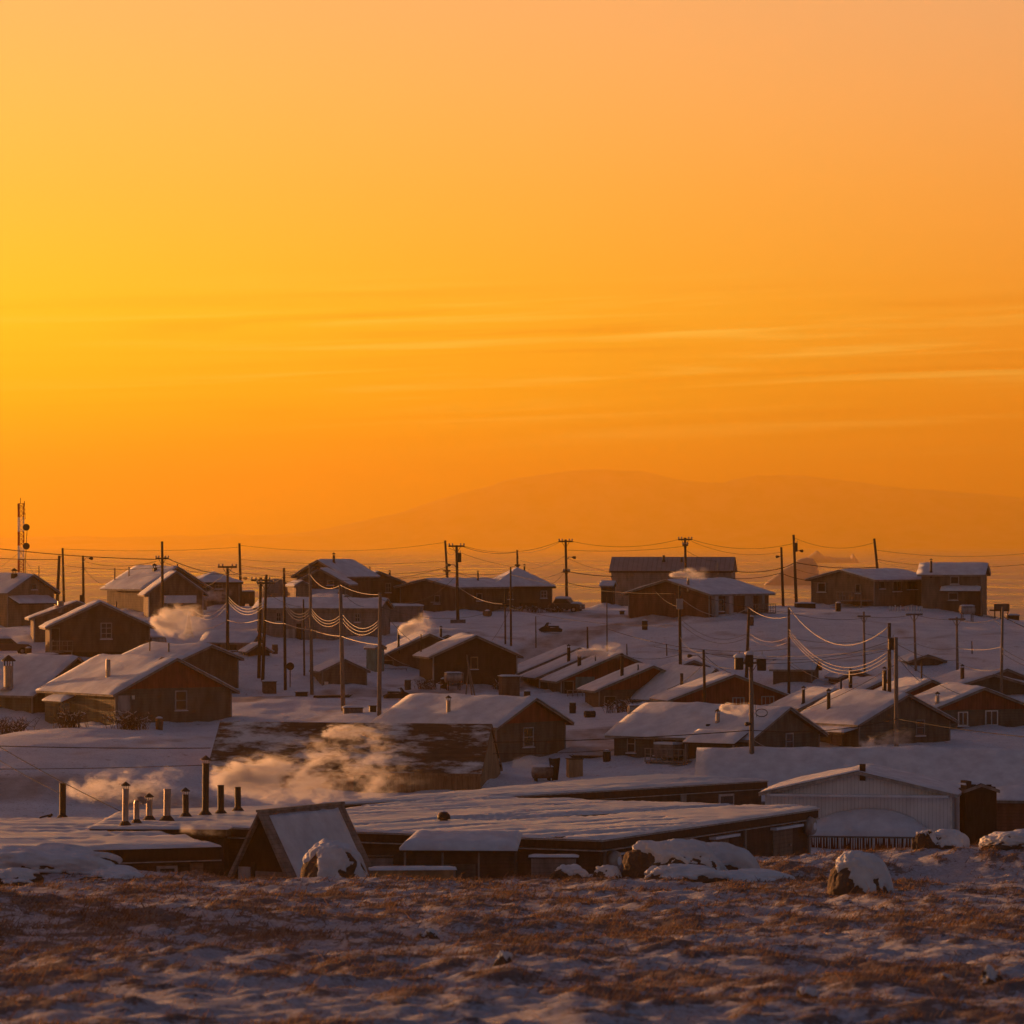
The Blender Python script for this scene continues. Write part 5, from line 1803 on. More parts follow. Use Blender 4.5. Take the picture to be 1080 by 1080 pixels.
# ------------------------------------------------------------------ dry tundra grass
def grass():
    r_ = np.random.default_rng(5)
    N = 700000
    y = 62 + (242 - 62) * r_.random(N) ** 0.85
    x = (r_.random(N) - 0.5) * 2 * (0.128 * y + 3)
    m = tundra_mask(x, y)
    clump = fbm(x / 0.55, y / 0.8, 91, 2) + 0.5
    keep = r_.random(N) < np.clip(m * 1.0 + 0.03, 0, 1) * np.clip((clump - 0.2) * 1.9, 0, 1)
    x, y, m, clump = x[keep], y[keep], m[keep], clump[keep]
    n = len(x)
    z = gz(x, y) - 0.03
    h = (0.05 + 0.13 * r_.random(n) ** 1.6) * (0.55 + 0.9 * clump)
    h = np.where(r_.random(n) < 0.08, h * 2.2, h)
    w = 0.006 + 0.012 * r_.random(n)
    w *= np.clip(y / 120, 0.8, 1.7)
    a = r_.random(n) * np.pi
    lx = h * (0.35 + 0.5 * r_.random(n)) * np.where(r_.random(n) < 0.75, 1, -1)
    ly = h * (r_.random(n) - 0.5) * 0.8
    dx, dy = np.cos(a) * w, np.sin(a) * w
    v = np.empty((n, 4, 3), np.float32)
    v[:, 0] = np.column_stack([x - dx, y - dy, z])
    v[:, 1] = np.column_stack([x + dx, y + dy, z])
    v[:, 2] = np.column_stack([x + lx + dx * 0.35, y + ly + dy * 0.35, z + h])
    v[:, 3] = np.column_stack([x + lx - dx * 0.35, y + ly - dy * 0.35, z + h])
    f = np.arange(n * 4, dtype=np.int32).reshape(n, 4)
    me = mesh_np('grass', v.reshape(-1, 3), f, smooth=False)
    mt = bpy.data.materials.new('dry_grass')
    mt.use_nodes = True
    nt = mt.node_tree
    b = nt.nodes['Principled BSDF']
    b.inputs['Roughness'].default_value = 0.7
    b.inputs['Specular IOR Level'].default_value = 0.2
    geo = nt.nodes.new('ShaderNodeNewGeometry')
    rp_ = nt.nodes.new('ShaderNodeValToRGB')
    rp_.color_ramp.elements[0].color = (0.07, 0.042, 0.032, 1)
    rp_.color_ramp.elements[1].color = (0.34, 0.215, 0.145, 1)
    e = rp_.color_ramp.elements.new(0.6)
    e.color = (0.17, 0.10, 0.068, 1)
    nt.links.new(geo.outputs['Random Per Island'], rp_.inputs[0])
    nt.links.new(rp_.outputs[0], b.inputs['Base Color'])
    tr = nt.nodes.new('ShaderNodeBsdfTranslucent')
    nt.links.new(rp_.outputs[0], tr.inputs[0])
    mx = nt.nodes.new('ShaderNodeMixShader')
    mx.inputs[0].default_value = 0.3
    nt.links.new(b.outputs[0], mx.inputs[1])
    nt.links.new(tr.outputs[0], mx.inputs[2])
    nt.links.new(mx.outputs[0], nt.nodes['Material Output'].inputs[0])
    me.materials.append(mt)
    o = link('grass', me)
    o['kind'] = 'stuff'
    o['label'] = 'dry rust brown tundra grass poking through thin snow'
    print('blades', n)


# wind has banked snow against the house walls
co = np.empty(len(gm.vertices) * 3, np.float32)
gm.vertices.foreach_get('co', co)
co = co.reshape(-1, 3).astype(float)
add_ = np.zeros(len(co))
for hh_ in HOUSES:
    near_ = np.nonzero((np.abs(co[:, 0] - hh_.M.translation.x) < 24) & (np.abs(co[:, 1] - hh_.M.translation.y) < 24))[0]
    if not len(near_):
        continue
    Mi = np.array(hh_.M.inverted())
    q_ = co[near_] @ Mi[:3, :3].T + Mi[:3, 3]
    dx_ = np.maximum(np.abs(q_[:, 0]) - hh_.w / 2, 0)
    dy_ = np.maximum(np.abs(q_[:, 1]) - hh_.l / 2, 0)
    d_ = np.hypot(dx_, dy_)
    n_ = fbm(co[near_, 0] / 2.6 + hh_.seed, co[near_, 1] / 2.6, hh_.seed + 200, 3)
    add_[near_] = np.maximum(add_[near_], 1.05 * np.clip(n_ + 0.22, 0, 0.6) * np.exp(-(d_ / 1.7) ** 2))
co[:, 2] += add_
gm.vertices.foreach_set('co', co.astype(np.float32).ravel())
gm.update()

grass()
# ------------------------------------------------------------------ masts, poles
def mast():
    Y = 520.0
    s = Y / FP
    p0 = at(21.5, 640, Y)
    top = at(20.5, 531, Y)
    z0 = ground(p0.x, p0.y)
    o = thing('lattice_mast', 'red and white lattice radio mast with dishes on the left skyline', 'radio mast', (p0.x, p0.y, z0))
    H = top.z - z0
    half = 0.42
    bands = 9
    for k in range(bands):
        za, zb = H * k / bands, H * (k + 1) / bands - 0.003
        mb = MB()
        cs = [Vector((half * math.cos(a), half * math.sin(a), 0)) for a in (0.3, 0.3 + 2.094, 0.3 + 4.189)]
        for c in cs:
            mb.tube([c + Vector((0, 0, za)), c + Vector((0, 0, zb))], 0.07, 6)
        nn = 3
        for q in range(nn):
            z1, z2 = za + (zb - za) * q / nn, za + (zb - za) * (q + 1) / nn
            for i in range(3):
                a, b_ = cs[i], cs[(i + 1) % 3]
                mb.tube([a + Vector((0, 0, z1)), b_ + Vector((0, 0, z2))], 0.035, 4)
                mb.tube([a + Vector((0, 0, z2)), b_ + Vector((0, 0, z2))], 0.03, 4)
        mb.build('mast_section', 'red_paint' if k % 2 == 0 else 'white_paint', o)
    for zz, sx_, r_ in ((H - 2.9, 0.75, 0.42), (H - 5.2, 0.75, 0.42)):
        MB().tube([(sx_, -0.35, zz), (sx_, -0.2, zz), (sx_, 0.05, zz), (sx_, 0.1, zz)], [r_, r_, r_ * 0.8, 0.05], 16).build('dish', 'soot_metal', o)
    for zz, sx_ in ((H - 0.4, 0.5), (H - 1.3, 0.55), (H - 1.9, 0.6), (H - 0.7, -0.3)):
        MB().tube([(0.2 * (1 if sx_ > 0 else -1), 0, zz), (sx_, 0, zz), (sx_, 0, zz + 0.7)], 0.05, 6).build('antenna', 'soot_metal', o)
    MB().tube([(0.55, 0, 1), (0.62, 0, H * 0.55), (0.85, 0, H - 2.5)], 0.04, 6).build('feed_cable', 'cable', o)
    MB().tube([(0, 0, H), (0, 0, H + 0.7)], 0.04, 6).build('lightning_rod', 'soot_metal', o)
    for gx, gy, lab in ((-90, 640, 'thin guy wire running left from the lattice mast'), (75, 640, 'thin guy wire running right from the lattice mast')):
        e = at(gx, gy, Y)
        wire(lab, (p0.x, p0.y, z0 + H * 0.62), (e.x, e.y, ground(e.x, e.y)), 0.2, 0.018, group='guy wires of the lattice mast')


mast()
pole('a1', 'leaning dark pole, left one of the crossed pair by the tall tan house', (62.5, 586), (60, 642), 452, 0.2)
pole('a2', 'slim dark pole, right one of the crossed pair by the tall tan house', (66, 578), (67.5, 640), 453, 0.15)
pole('a3', 'dark pole with small lamp and foot box right of the crossed pair', (87.5, 586), (88, 640), 448, 0.16, lamp=(7, 590), box=(-1.5, 632, 4, 9, 'soot_metal'))
pole('a4', 'tall dark pole with wide insulator arm over the brown winged house', (171, 571), (171.5, 650), 440, 0.17, arm=(7, 589, 10))
pole('a5', 'tall plain pole with a side bracket left of the dark site trailer', (252.5, 573), (254, 634), 476, 0.18, lamp=(4, 611))
pole('a6', 'grey T-topped pole in front of the snowy slope left of the twin poles', (240, 597), (240, 694), None, 0.17, arm=(10, 598, 8))
pole('a7', 'left pole of the crossarmed twin pair on the left slope', (275, 609), (273, 716), None, 0.18, arm=(10, 612, 8))
pole('a8', 'right pole of the crossarmed twin pair on the left slope', (281, 606), (277, 719), None, 0.17, arm=(9.5, 615, 10))
pole('a9', 'slim frosted pole with a sharp top right of the twin pair', (299.5, 599), (301, 729), None, 0.15)
pole('a10', 'frosted pole carrying a streetlight arm above the grey long house', (327, 594), (329, 733), None, 0.17, lamp=(6, 600), m='grey_pole_wood')
pole('a11', 'thick frosted pole rising from the cabinet before the patchy roofed shed', (359, 617), (362, 750), None, 0.2, m='grey_pole_wood')
pole('a12', 'frosted pole nearest the road, left of the dark fenced porch house', (401, 625), (400, 755), None, 0.19, m='grey_pole_wood')
pole('a13', 'short slim pole standing between the streetlight pole and the sharp topped pole', (320, 632), (321, 715), None, 0.1)
pole('b1', 'leaning bare pole left of the T-topped pole with the transformer', (469.5, 570), (472, 614), 478, 0.17, arm=(4, 602, 20), ins=False)
pole('b2', 'T-topped pole with transformer and streetlight on a concrete foot', (481.5, 575), (483, 658), 446, 0.19, arm=(8.5, 576, 5), lamp=(-7, 597), drum=(2.5, 588, 0.24), block=16)
pole('b3', 'short pole with a stub arm behind the pointed hip roof', (545.5, 580), (546, 612), 484, 0.16, arm=(3, 596, 0), ins=False)
pole('b4', 'slim pole in front of the pointed hip roof house, right of its pair', (538.5, 598), (539, 682), None, 0.12)
pole('b5', 'slim shorter pole in front of the pointed hip roof house, left of its pair', (532.5, 622), (533, 680), None, 0.10, arm=(3, 637, 0), ins=False)
pole('b6', 'T-topped streetlight pole alone against the glowing sea', (596.5, 569), (598, 645), None, 0.18, arm=(7.5, 571, 5), lamp=(7, 589), arm2=(3.5, 603, 0))
pole('b7', 'T-topped pole rising in front of the pale hall', (722.5, 567), (724, 655), 470, 0.18, arm=(7.5, 569, 5), arm2=(3, 575, 5))
pole('b8', 'tall pole with a pale meter box in front of the dark red-brown house', (716.5, 618), (718, 730), 392, 0.17, box=(0, 637, 7, 11, 'pale_trim'))
pole('b9', 'pole with a bent streetlight arm behind the snowy roof of the green house', (742, 685), (744, 760), 358, 0.15, lamp=(-13, 693))
pole('b10', 'slim frosted pole rising behind the transformer pole', (790, 640), (787, 720), 396, 0.17)
pole('b11', 'heavy grey pole with a cluster of transformers under a snow crust, centre right', (792, 690), (793, 800), 310, 0.2, m='grey_pole_wood', arm=(13, 699, 6), lamp=(-2, 765))
pole('b12', 'tall frosted pole right of the transformer cluster', (832, 640), (832, 728), 384, 0.15)
pole('c1', 'slim pole with a faint crossarm on the right slope, left of three', (911, 645), (912, 718), 398, 0.13, arm=(7, 650, 6), ins=False, m='grey_pole_wood')
pole('c2', 'slim pole with a faint crossarm on the right slope, middle of three', (964, 647), (966, 710), 400, 0.13, arm=(9, 648, 6), ins=False, m='grey_pole_wood')
pole('c3', 'slim pole with a faint crossarm on the right slope, right of three', (1009, 651), (1010, 718), 398, 0.14, arm=(9, 653, 6), ins=False, m='grey_pole_wood')
pole('c4', 'frosted pole at the right edge of the slope below the deck', (1057.5, 640), (1056, 738), 376, 0.14, m='grey_pole_wood')
pole('c5', 'dark thick pole with a glinting transformer over the right cluster', (938, 657), (938, 742), 350, 0.19, drum=(2.0, 679, 0.28))
pole('c6', 'pale grey pole standing against the dark olive house', (945, 672), (945.5, 800), 318, 0.19, m='grey_pole_wood')
pole('c7', 'tall pole leaning left behind the long tan house', (922, 568), (926.5, 612), 484, 0.19)
pole('c8', 'tall dark pole with transformer and lamp left of the long tan house', (837, 564), (840, 640), 474, 0.19, lamp=(6, 582), drum=(1.8, 577, 0.2))
pole('c9', 'dark pole with a lamp on its left in front of the iceberg', (824, 577), (826, 640), 476, 0.17, lamp=(-3, 588))
for k, (px, t_, b_, lab) in enumerate(((41, 597, 618, 'thin bracketed post on the skyline right of the tall tan house'), (619.5, 661, 688, 'dark slim post on the snowy road bend'), (661, 679, 692, 'thin post behind the third row house'),
                                       (640, 630, 690, 'thin ringed post in the middle of the snowy road slope'), (1025, 676, 690, 'short dark post in the snow right of three slim poles'), (972, 696, 708, 'short dark post below the middle slim pole'),
                                       (565, 650, 684, 'thin post left of the slim pole pair on the snow'), (703, 679, 692, 'thin post on the snow left of the meter box pole'))):
    pole('t%d' % k, lab, (px, t_), (px + 0.3, b_), 478 if k == 0 else None, 0.07 if k != 1 else 0.11)
# snow crusted transformer cluster on b11
Yb = 310
s = Yb / FP
for px, py, r_, lab in ((779, 698, 0.34, 'snow topped transformer can left of the heavy grey pole'), (803, 699, 0.34, 'snow topped transformer can right of the heavy grey pole'), (790, 695, 0.30, 'snow topped transformer can in front of the heavy grey pole')):
    o_ = [x for x in COL.objects if x.get('label', '').startswith('heavy grey pole')][0]
    c = at(px, py + 1, Yb) - o_.location + Vector((0, -0.35, 0))
    tm = MB().tube([c + Vector((0, 0, -0.5)), c + Vector((0, 0, -0.45)), c + Vector((0, 0, 0.3)), c + Vector((0, 0, 0.4))], [r_ * 0.9, r_, r_, r_ * 0.8], 14).build('transformer', 'soot_metal', o_)
    MB().tube([c + Vector((0, 0, 0.38)), c + Vector((0, 0, 0.5)), c + Vector((0, 0, 0.62)), c + Vector((0, 0, 0.68))], [r_ * 1.1, r_ * 1.2, r_ * 0.8, 0.05], 14).build('snow_cap', 'snow', tm, smooth=True)
    MB().tube([c + Vector((0, 0, 0.5)), c + Vector((0.05, 0, 0.9))], 0.04, 6).build('bushing', 'galvanised', tm)
c = at(795, 748, Yb) - o_.location
mb = MB()
for k in range(3):
    pts = [c + Vector((0.55 + 0.42 * math.cos(a), -0.3 - 0.05 * k, -0.25 + 0.28 * math.sin(a))) for a in [i * 2 * math.pi / 16 for i in range(17)]]
    mb.tube(pts, 0.03, 5)
mb.build('cable_coil', 'cable', o_)

# ------------------------------------------------------------------ wires
W = wire
P = on_pole
F = 'frosted_cable'


def edge(px, py, Y):
    return at(px, py, Y)


# skyline
W('thick dark cable rising in from the left edge to the insulator arm pole', edge(-60, 571, 446), P('a4', 590, -6), 0.35, 0.05)
W('second dark cable from the left edge to the leaning crossed pole', edge(-60, 583, 446), P('a1', 590), 0.25, 0.04)
W('low wire between the slim crossed pole and the insulator arm pole', P('a2', 596), P('a4', 598), 0.35, 0.03)
W('wire from the lamp and box pole to the insulator arm pole', P('a3', 592), P('a4', 592, -6), 0.5, 0.03)
W('dark cable from the insulator arm pole to the plain bracket pole', P('a4', 589, 6), P('a5', 606), 0.5, 0.045)
W('high thin wire from the slim crossed pole past the insulator arm pole', P('a2', 579), P('a5', 577), 0.3, 0.018)
W('wire from the T-topped left pole to the plain bracket pole', P('a6', 599), P('a5', 604), 0.25, 0.03)
W('long high wire from the plain bracket pole to the leaning bare pole', P('a5', 575), P('b1', 572), 0.8, 0.018)
W('upper long wire low over the twin gabled house', P('a5', 596), P('b1', 600), 0.9, 0.025)
W('lower long wire low over the twin gabled house', P('a5', 604), P('b1', 606), 0.7, 0.03)
W('middle slanting wire from the sharp topped pole to the leaning bare pole', P('a9', 606), P('b1', 598), 1.0, 0.025)
W('upper wire from the transformer T pole to the stub arm pole', P('b2', 577, 8), P('b3', 582), 0.4, 0.025)
W('crossing wire from the transformer T pole down to the stub arm pole', P('b2', 578, -8), P('b3', 598), 0.3, 0.02)
W('low wire from the leaning bare pole to the stub arm pole', P('b1', 603), P('b3', 603), 0.3, 0.03)
W('upper wire from the stub arm pole to the streetlight T pole', P('b3', 583), P('b6', 572, -7), 0.35, 0.022)
W('slanting wire from the stub arm pole up to the streetlight T pole', P('b3', 602), P('b6', 586), 0.35, 0.022)
W('thick cable from the hip roof up to the streetlight T pole', P('b3', 611), P('b6', 603, -3), 0.35, 0.045)
W('high wire from the transformer T pole over to the streetlight T pole', P('b2', 576, 8), P('b6', 571, -7), 0.9, 0.02)
W('high wire from the streetlight T pole to the hall pole', P('b6', 571, 7), P('b7', 569, -7), 0.7, 0.022)
W('thick cable from the streetlight T pole towards the pale hall', P('b6', 603, 3), at(646, 608, 478), 0.1, 0.05)
W('low cable from the streetlight T pole to the narrow dark shed', P('b6', 614), at(638, 620, 477), 0.2, 0.045)
W('slanting thin wire from the streetlight T pole lamp to the hall wall', P('b6', 588), at(646, 604, 479), 0.2, 0.02)
W('high wire from the hall pole to the transformer lamp pole', P('b7', 569, 7), P('c8', 573), 0.8, 0.022)
W('second high wire from the hall pole to the lamp pole before the iceberg', P('b7', 571, 7), P('c9', 582), 0.8, 0.018)
W('thick cable from the pale hall end to the lamp pole before the iceberg', at(771, 602, 478), P('c9', 599), 0.3, 0.055)
W('lower thick cable from the pale hall end to the lamp pole before the iceberg', at(771, 610, 478), P('c9', 604), 0.25, 0.04)
W('cable joining the two lamp poles before the iceberg', P('c9', 599), P('c8', 593), 0.08, 0.055)
W('thick cable sagging from the transformer lamp pole to the left leaning tall pole', P('c8', 593), P('c7', 598), 0.35, 0.055)
W('low cable from the lamp pole to the long tan house', P('c9', 605), at(868, 613, 472), 0.25, 0.045)
W('high thin wire from the transformer lamp pole past the leaning tall pole', P('c8', 567), P('c7', 572), 0.9, 0.018)
W('upper right wire from the leaning tall pole off the right edge', P('c7', 580), edge(1130, 577, 480), 0.9, 0.022)
W('lower right wire from the leaning tall pole off the right edge', P('c7', 590), edge(1130, 588, 480), 1.0, 0.03)
# lit sagging cables of the left slope
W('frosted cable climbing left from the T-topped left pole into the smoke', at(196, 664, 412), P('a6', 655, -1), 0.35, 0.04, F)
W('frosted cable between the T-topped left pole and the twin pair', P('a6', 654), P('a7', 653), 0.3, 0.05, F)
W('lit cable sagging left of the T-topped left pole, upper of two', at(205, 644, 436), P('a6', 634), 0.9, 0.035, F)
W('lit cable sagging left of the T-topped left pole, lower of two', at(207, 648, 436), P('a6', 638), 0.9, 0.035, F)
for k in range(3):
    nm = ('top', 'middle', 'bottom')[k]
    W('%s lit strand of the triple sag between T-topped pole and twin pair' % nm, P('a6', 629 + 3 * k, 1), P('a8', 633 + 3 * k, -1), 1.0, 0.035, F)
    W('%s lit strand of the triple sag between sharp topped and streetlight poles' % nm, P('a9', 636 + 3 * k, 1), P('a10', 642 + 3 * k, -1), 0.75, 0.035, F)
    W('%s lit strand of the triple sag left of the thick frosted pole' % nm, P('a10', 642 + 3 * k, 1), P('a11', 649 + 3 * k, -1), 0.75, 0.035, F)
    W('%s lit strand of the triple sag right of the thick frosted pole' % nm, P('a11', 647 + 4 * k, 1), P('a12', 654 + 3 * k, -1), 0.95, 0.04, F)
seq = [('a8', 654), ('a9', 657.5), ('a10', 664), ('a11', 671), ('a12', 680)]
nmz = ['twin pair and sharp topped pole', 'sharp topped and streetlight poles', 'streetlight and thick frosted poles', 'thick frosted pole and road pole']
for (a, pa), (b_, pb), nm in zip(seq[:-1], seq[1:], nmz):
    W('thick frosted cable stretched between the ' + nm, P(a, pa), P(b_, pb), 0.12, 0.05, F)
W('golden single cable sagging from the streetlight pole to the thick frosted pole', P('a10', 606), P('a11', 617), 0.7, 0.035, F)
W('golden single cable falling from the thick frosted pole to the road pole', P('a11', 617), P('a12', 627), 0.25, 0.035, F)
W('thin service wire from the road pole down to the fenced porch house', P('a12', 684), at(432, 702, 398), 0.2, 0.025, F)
W('long service wire from the T-topped transformer pole to the slim pole pair', P('b2', 618), P('b5', 637), 0.5, 0.03, F)
# right side sags
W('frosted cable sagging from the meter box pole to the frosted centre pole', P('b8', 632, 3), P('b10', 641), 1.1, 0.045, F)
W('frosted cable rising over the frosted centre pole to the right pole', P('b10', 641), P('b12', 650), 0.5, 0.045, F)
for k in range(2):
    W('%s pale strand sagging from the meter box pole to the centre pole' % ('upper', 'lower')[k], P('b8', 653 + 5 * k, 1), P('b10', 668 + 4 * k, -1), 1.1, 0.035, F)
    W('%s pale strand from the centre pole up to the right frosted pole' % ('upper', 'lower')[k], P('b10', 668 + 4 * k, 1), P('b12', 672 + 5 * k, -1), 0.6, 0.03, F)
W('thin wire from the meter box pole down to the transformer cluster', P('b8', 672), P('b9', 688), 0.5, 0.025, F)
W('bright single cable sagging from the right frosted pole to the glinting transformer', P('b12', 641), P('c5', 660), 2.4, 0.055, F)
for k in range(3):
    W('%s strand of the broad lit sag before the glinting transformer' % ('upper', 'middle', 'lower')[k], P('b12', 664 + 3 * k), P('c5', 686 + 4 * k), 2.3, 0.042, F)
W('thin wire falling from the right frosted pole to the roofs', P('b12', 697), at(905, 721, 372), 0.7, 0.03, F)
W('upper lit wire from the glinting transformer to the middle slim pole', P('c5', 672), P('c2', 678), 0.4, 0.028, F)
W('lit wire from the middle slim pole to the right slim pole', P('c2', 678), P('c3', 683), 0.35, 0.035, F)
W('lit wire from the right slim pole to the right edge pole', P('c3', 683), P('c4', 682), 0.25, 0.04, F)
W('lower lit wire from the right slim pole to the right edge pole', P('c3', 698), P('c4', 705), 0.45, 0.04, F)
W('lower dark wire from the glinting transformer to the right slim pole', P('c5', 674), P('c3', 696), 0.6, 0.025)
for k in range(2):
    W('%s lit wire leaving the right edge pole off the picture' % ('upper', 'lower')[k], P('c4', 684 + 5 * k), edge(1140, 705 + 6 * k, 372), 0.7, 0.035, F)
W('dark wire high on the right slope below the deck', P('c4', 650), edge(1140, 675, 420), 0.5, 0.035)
W('dark wire lying low across the middle snow slope', at(640, 663, 425), P('b12', 684), 1.0, 0.03)
W('second dark wire lying low across the middle snow slope', at(690, 682, 410), P('c5', 684), 0.8, 0.028)
# nearer dark wires crossing the picture
W('black cable crossing in front of the houses from centre to the heavy grey pole', edge(520, 783, 300), P('b11', 770), 0.15, 0.04)
W('black cable crossing from the heavy grey pole to the pale grey pole', P('b11', 770), P('c6', 758), 0.45, 0.035)
W('black cable from the pale grey pole down off the right edge', P('c6', 758), edge(1140, 782, 300), 0.2, 0.035)
W('lower thin dark cable crossing in front of the green house', edge(520, 795, 298), edge(660, 790, 298), 0.1, 0.028)
W('thin cable drooping from the heavy grey pole to the green house gable', P('b11', 779), at(829, 792, 314), 0.25, 0.03, F)
W('upper black cable across the snow field at the left', edge(-60, 785, 290), at(222, 789, 300), 0.1, 0.04)
W('lower black cable across the snow field at the left', edge(-60, 811, 286), at(214, 807, 290), 0.1, 0.03)
W('steep dark guy wire from the left edge to the capped flue, upper', edge(-20, 776, 275), at(128, 856, 262), 0.15, 0.028)
W('steep dark guy wire from the left edge to the capped flue, lower', edge(-20, 790, 275), at(66, 838, 266), 0.1, 0.022)


# ------------------------------------------------------------------ smoke, blown to the right
def smoke(label, x0, x1, y0, y1, Y, dens, dep=None, head=0.0, seed=0.0, scale=1.0, rise=0.0, thr=0.46, grow=1.0):
    s = Y / FP
    a, b_ = at(x0, y1, Y), at(x1, y0, Y)
    L, H = b_.x - a.x, b_.z - a.z
    dpt = dep or max(1.2, H * 0.9)
    o = None
    bm = MB()
    # an elongated billow that widens down-wind
    n, k = 14, 18
    pts, rs = [], []
    for i in range(n + 1):
        t = i / n
        pts.append((L * (t - 0.5), 0, 0))
        rs.append(1.0)
    v, f = [], []
    for i in range(n + 1):
        t = i / n
        r_ = max(0.02, math.sin(math.pi * min(1, max(0, t))) ** 0.45)
        for j in range(k):
            q = 2 * math.pi * j / k
            v.append((L * (t - 0.5), dpt / 2 * r_ * math.cos(q), H / 2 * r_ * math.sin(q)))
    for i in range(n):
        for j in range(k):
            f.append((i * k + j, i * k + (j + 1) % k, (i + 1) * k + (j + 1) % k, (i + 1) * k + j))
    f.append(tuple(k - 1 - j for j in range(k)))
    f.append(tuple(n * k + j for j in range(k)))
    me = bpy.data.meshes.new('smoke_plume')
    me.from_pydata(v, [], f)
    m = bpy.data.materials.new('smoke')
    m.use_nodes = True
    nt = m.node_tree
    nt.nodes.clear()
    tcn = nt.nodes.new('ShaderNodeTexCoord')

    def mth(op, a_, b2=None, cl=False):
        n_ = nt.nodes.new('ShaderNodeMath')
        n_.operation = op
        n_.use_clamp = cl
        for i_, v_ in enumerate((a_, b2)):
            if v_ is None:
                continue
            if isinstance(v_, (int, float)):
                n_.inputs[i_].default_value = v_
            else:
                nt.links.new(v_, n_.inputs[i_])
        return n_.outputs[0]
    sp = nt.nodes.new('ShaderNodeSeparateXYZ')
    nt.links.new(tcn.outputs['Object'], sp.inputs[0])
    gx = mth('ADD', mth('DIVIDE', sp.outputs[0], L), 0.5)
    gy = mth('ADD', mth('DIVIDE', sp.outputs[1], dpt), 0.5)
    gz_ = mth('ADD', mth('DIVIDE', sp.outputs[2], H), 0.5)
    # noise in metres
    mp_ = nt.nodes.new('ShaderNodeMapping')
    mp_.inputs['Location'].default_value = (seed * 3.7, seed * 1.3, seed * 2.1)
    mp_.inputs['Scale'].default_value = (0.55, 1, 1.0)
    nt.links.new(tcn.outputs['Object'], mp_.inputs[0])
    def noi(sc, det, dist):
        nz_ = nt.nodes.new('ShaderNodeTexNoise')
        nz_.inputs['Scale'].default_value = sc
        nz_.inputs['Detail'].default_value = det
        nz_.inputs['Roughness'].default_value = 0.62
        nz_.inputs['Distortion'].default_value = dist
        nt.links.new(mp_.outputs[0], nz_.inputs['Vector'])
        return nz_.outputs[0]
    k0 = 2.6 / (H * scale)
    big = noi(k0, 3, 0.8)
    fine = noi(k0 * 2.8, 5, 1.4)
    # centre line climbs down-wind and wanders, radius widens
    wid = mth('ADD', 0.10, mth('MULTIPLY', mth('POWER', gx, 0.7), 0.38 * grow))
    wob = mth('MULTIPLY', mth('SUBTRACT', big, 0.5), 0.5)
    cz = mth('ADD', mth('ADD', 0.5 - rise * 0.5, wob), mth('MULTIPLY', gx, rise))
    dz = mth('DIVIDE', mth('SUBTRACT', gz_, cz), wid)
    dy = mth('DIVIDE', mth('SUBTRACT', gy, 0.5), mth('ADD', wid, 0.08))
    rr = mth('SQRT', mth('ADD', mth('MULTIPLY', dz, dz), mth('MULTIPLY', dy, dy)))
    body = mth('SUBTRACT', 1.0, rr, True)
    ends = mth('MULTIPLY', mth('MULTIPLY', gx, 12.0, True), mth('POWER', mth('SUBTRACT', 1.0, gx, True), 1.1))
    # the box of air the plume drifts in fades out before its faces
    inz = mth('SUBTRACT', 1.0, mth('POWER', mth('ABSOLUTE', mth('SUBTRACT', mth('MULTIPLY', gz_, 2.0), 1.0)), 3.0), True)
    inx = mth('MULTIPLY', mth('SUBTRACT', 1.0, gx, True), 5.0, True)
    ero = mth('ADD', mth('MULTIPLY', big, 0.5), mth('MULTIPLY', fine, 0.5))
    nn = mth('MULTIPLY', mth('SUBTRACT', mth('ADD', ero, mth('MULTIPLY', mth('MULTIPLY', body, ends), 0.30)), thr + 0.09, True), 9.0)
    d = mth('MULTIPLY', mth('MULTIPLY', nn, mth('MULTIPLY', body, 2.0, True)), mth('MULTIPLY', mth('MULTIPLY', inz, inx), mth('MULTIPLY', ends, dens)))
    pv_ = nt.nodes.new('ShaderNodeVolumePrincipled')
    pv_.inputs['Color'].default_value = (0.97, 0.96, 0.96, 1)
    pv_.inputs['Anisotropy'].default_value = 0.45
    nt.links.new(d, pv_.inputs['Density'])
    mo_ = nt.nodes.new('ShaderNodeOutputMaterial')
    nt.links.new(pv_.outputs[0], mo_.inputs['Volume'])
    me.materials.append(m)
    o = link('smoke_plume', me)
    o.location = ((a.x + b_.x) / 2, Y, (a.z + b_.z) / 2)
    tag(o, label, 'smoke', 'plumes of smoke drifting from the chimneys')
    return o


smoke('broad orange smoke plume pouring from the tallest flue across the old barn', 212, 470, 758, 884, 283, 3.2, 6.0, seed=1, scale=0.55, grow=1.2, thr=0.48, rise=0.04)
smoke('thin orange smoke drift behind the row of capped flue pipes', 62, 225, 792, 872, 276, 1.7, 3.5, seed=2, scale=0.5, rise=0.06, thr=0.485)
smoke('pink smoke puff hovering over the shingled barn roof', 334, 425, 752, 796, 309, 2.8, 2.8, seed=3, rise=-0.05, scale=0.6, thr=0.47)
smoke('bright smoke billow right of the dark brown window house', 156, 232, 622, 696, 386, 3.2, 4.0, seed=4, rise=-0.1, thr=0.46, grow=1.2, scale=0.6)
smoke('bright ragged steam over the dark fenced porch house roof', 418, 464, 642, 680, 392, 4.0, 3.0, seed=5, rise=0.3, thr=0.45, grow=1.2, scale=0.6)
smoke('small pale puff in front of the double gabled house shed', 328, 358, 620, 642, 436, 4.0, 2.0, seed=6, rise=-0.1, thr=0.43)
smoke('golden steam streak above the third row house roof', 604, 664, 674, 702, 384, 4.0, 2.2, seed=7, rise=0.1, thr=0.43)
smoke('pale smoke streak along the ridge of the dark red-brown house', 704, 752, 595, 616, 445, 5.0, 2.0, seed=8, rise=0.05, thr=0.42)
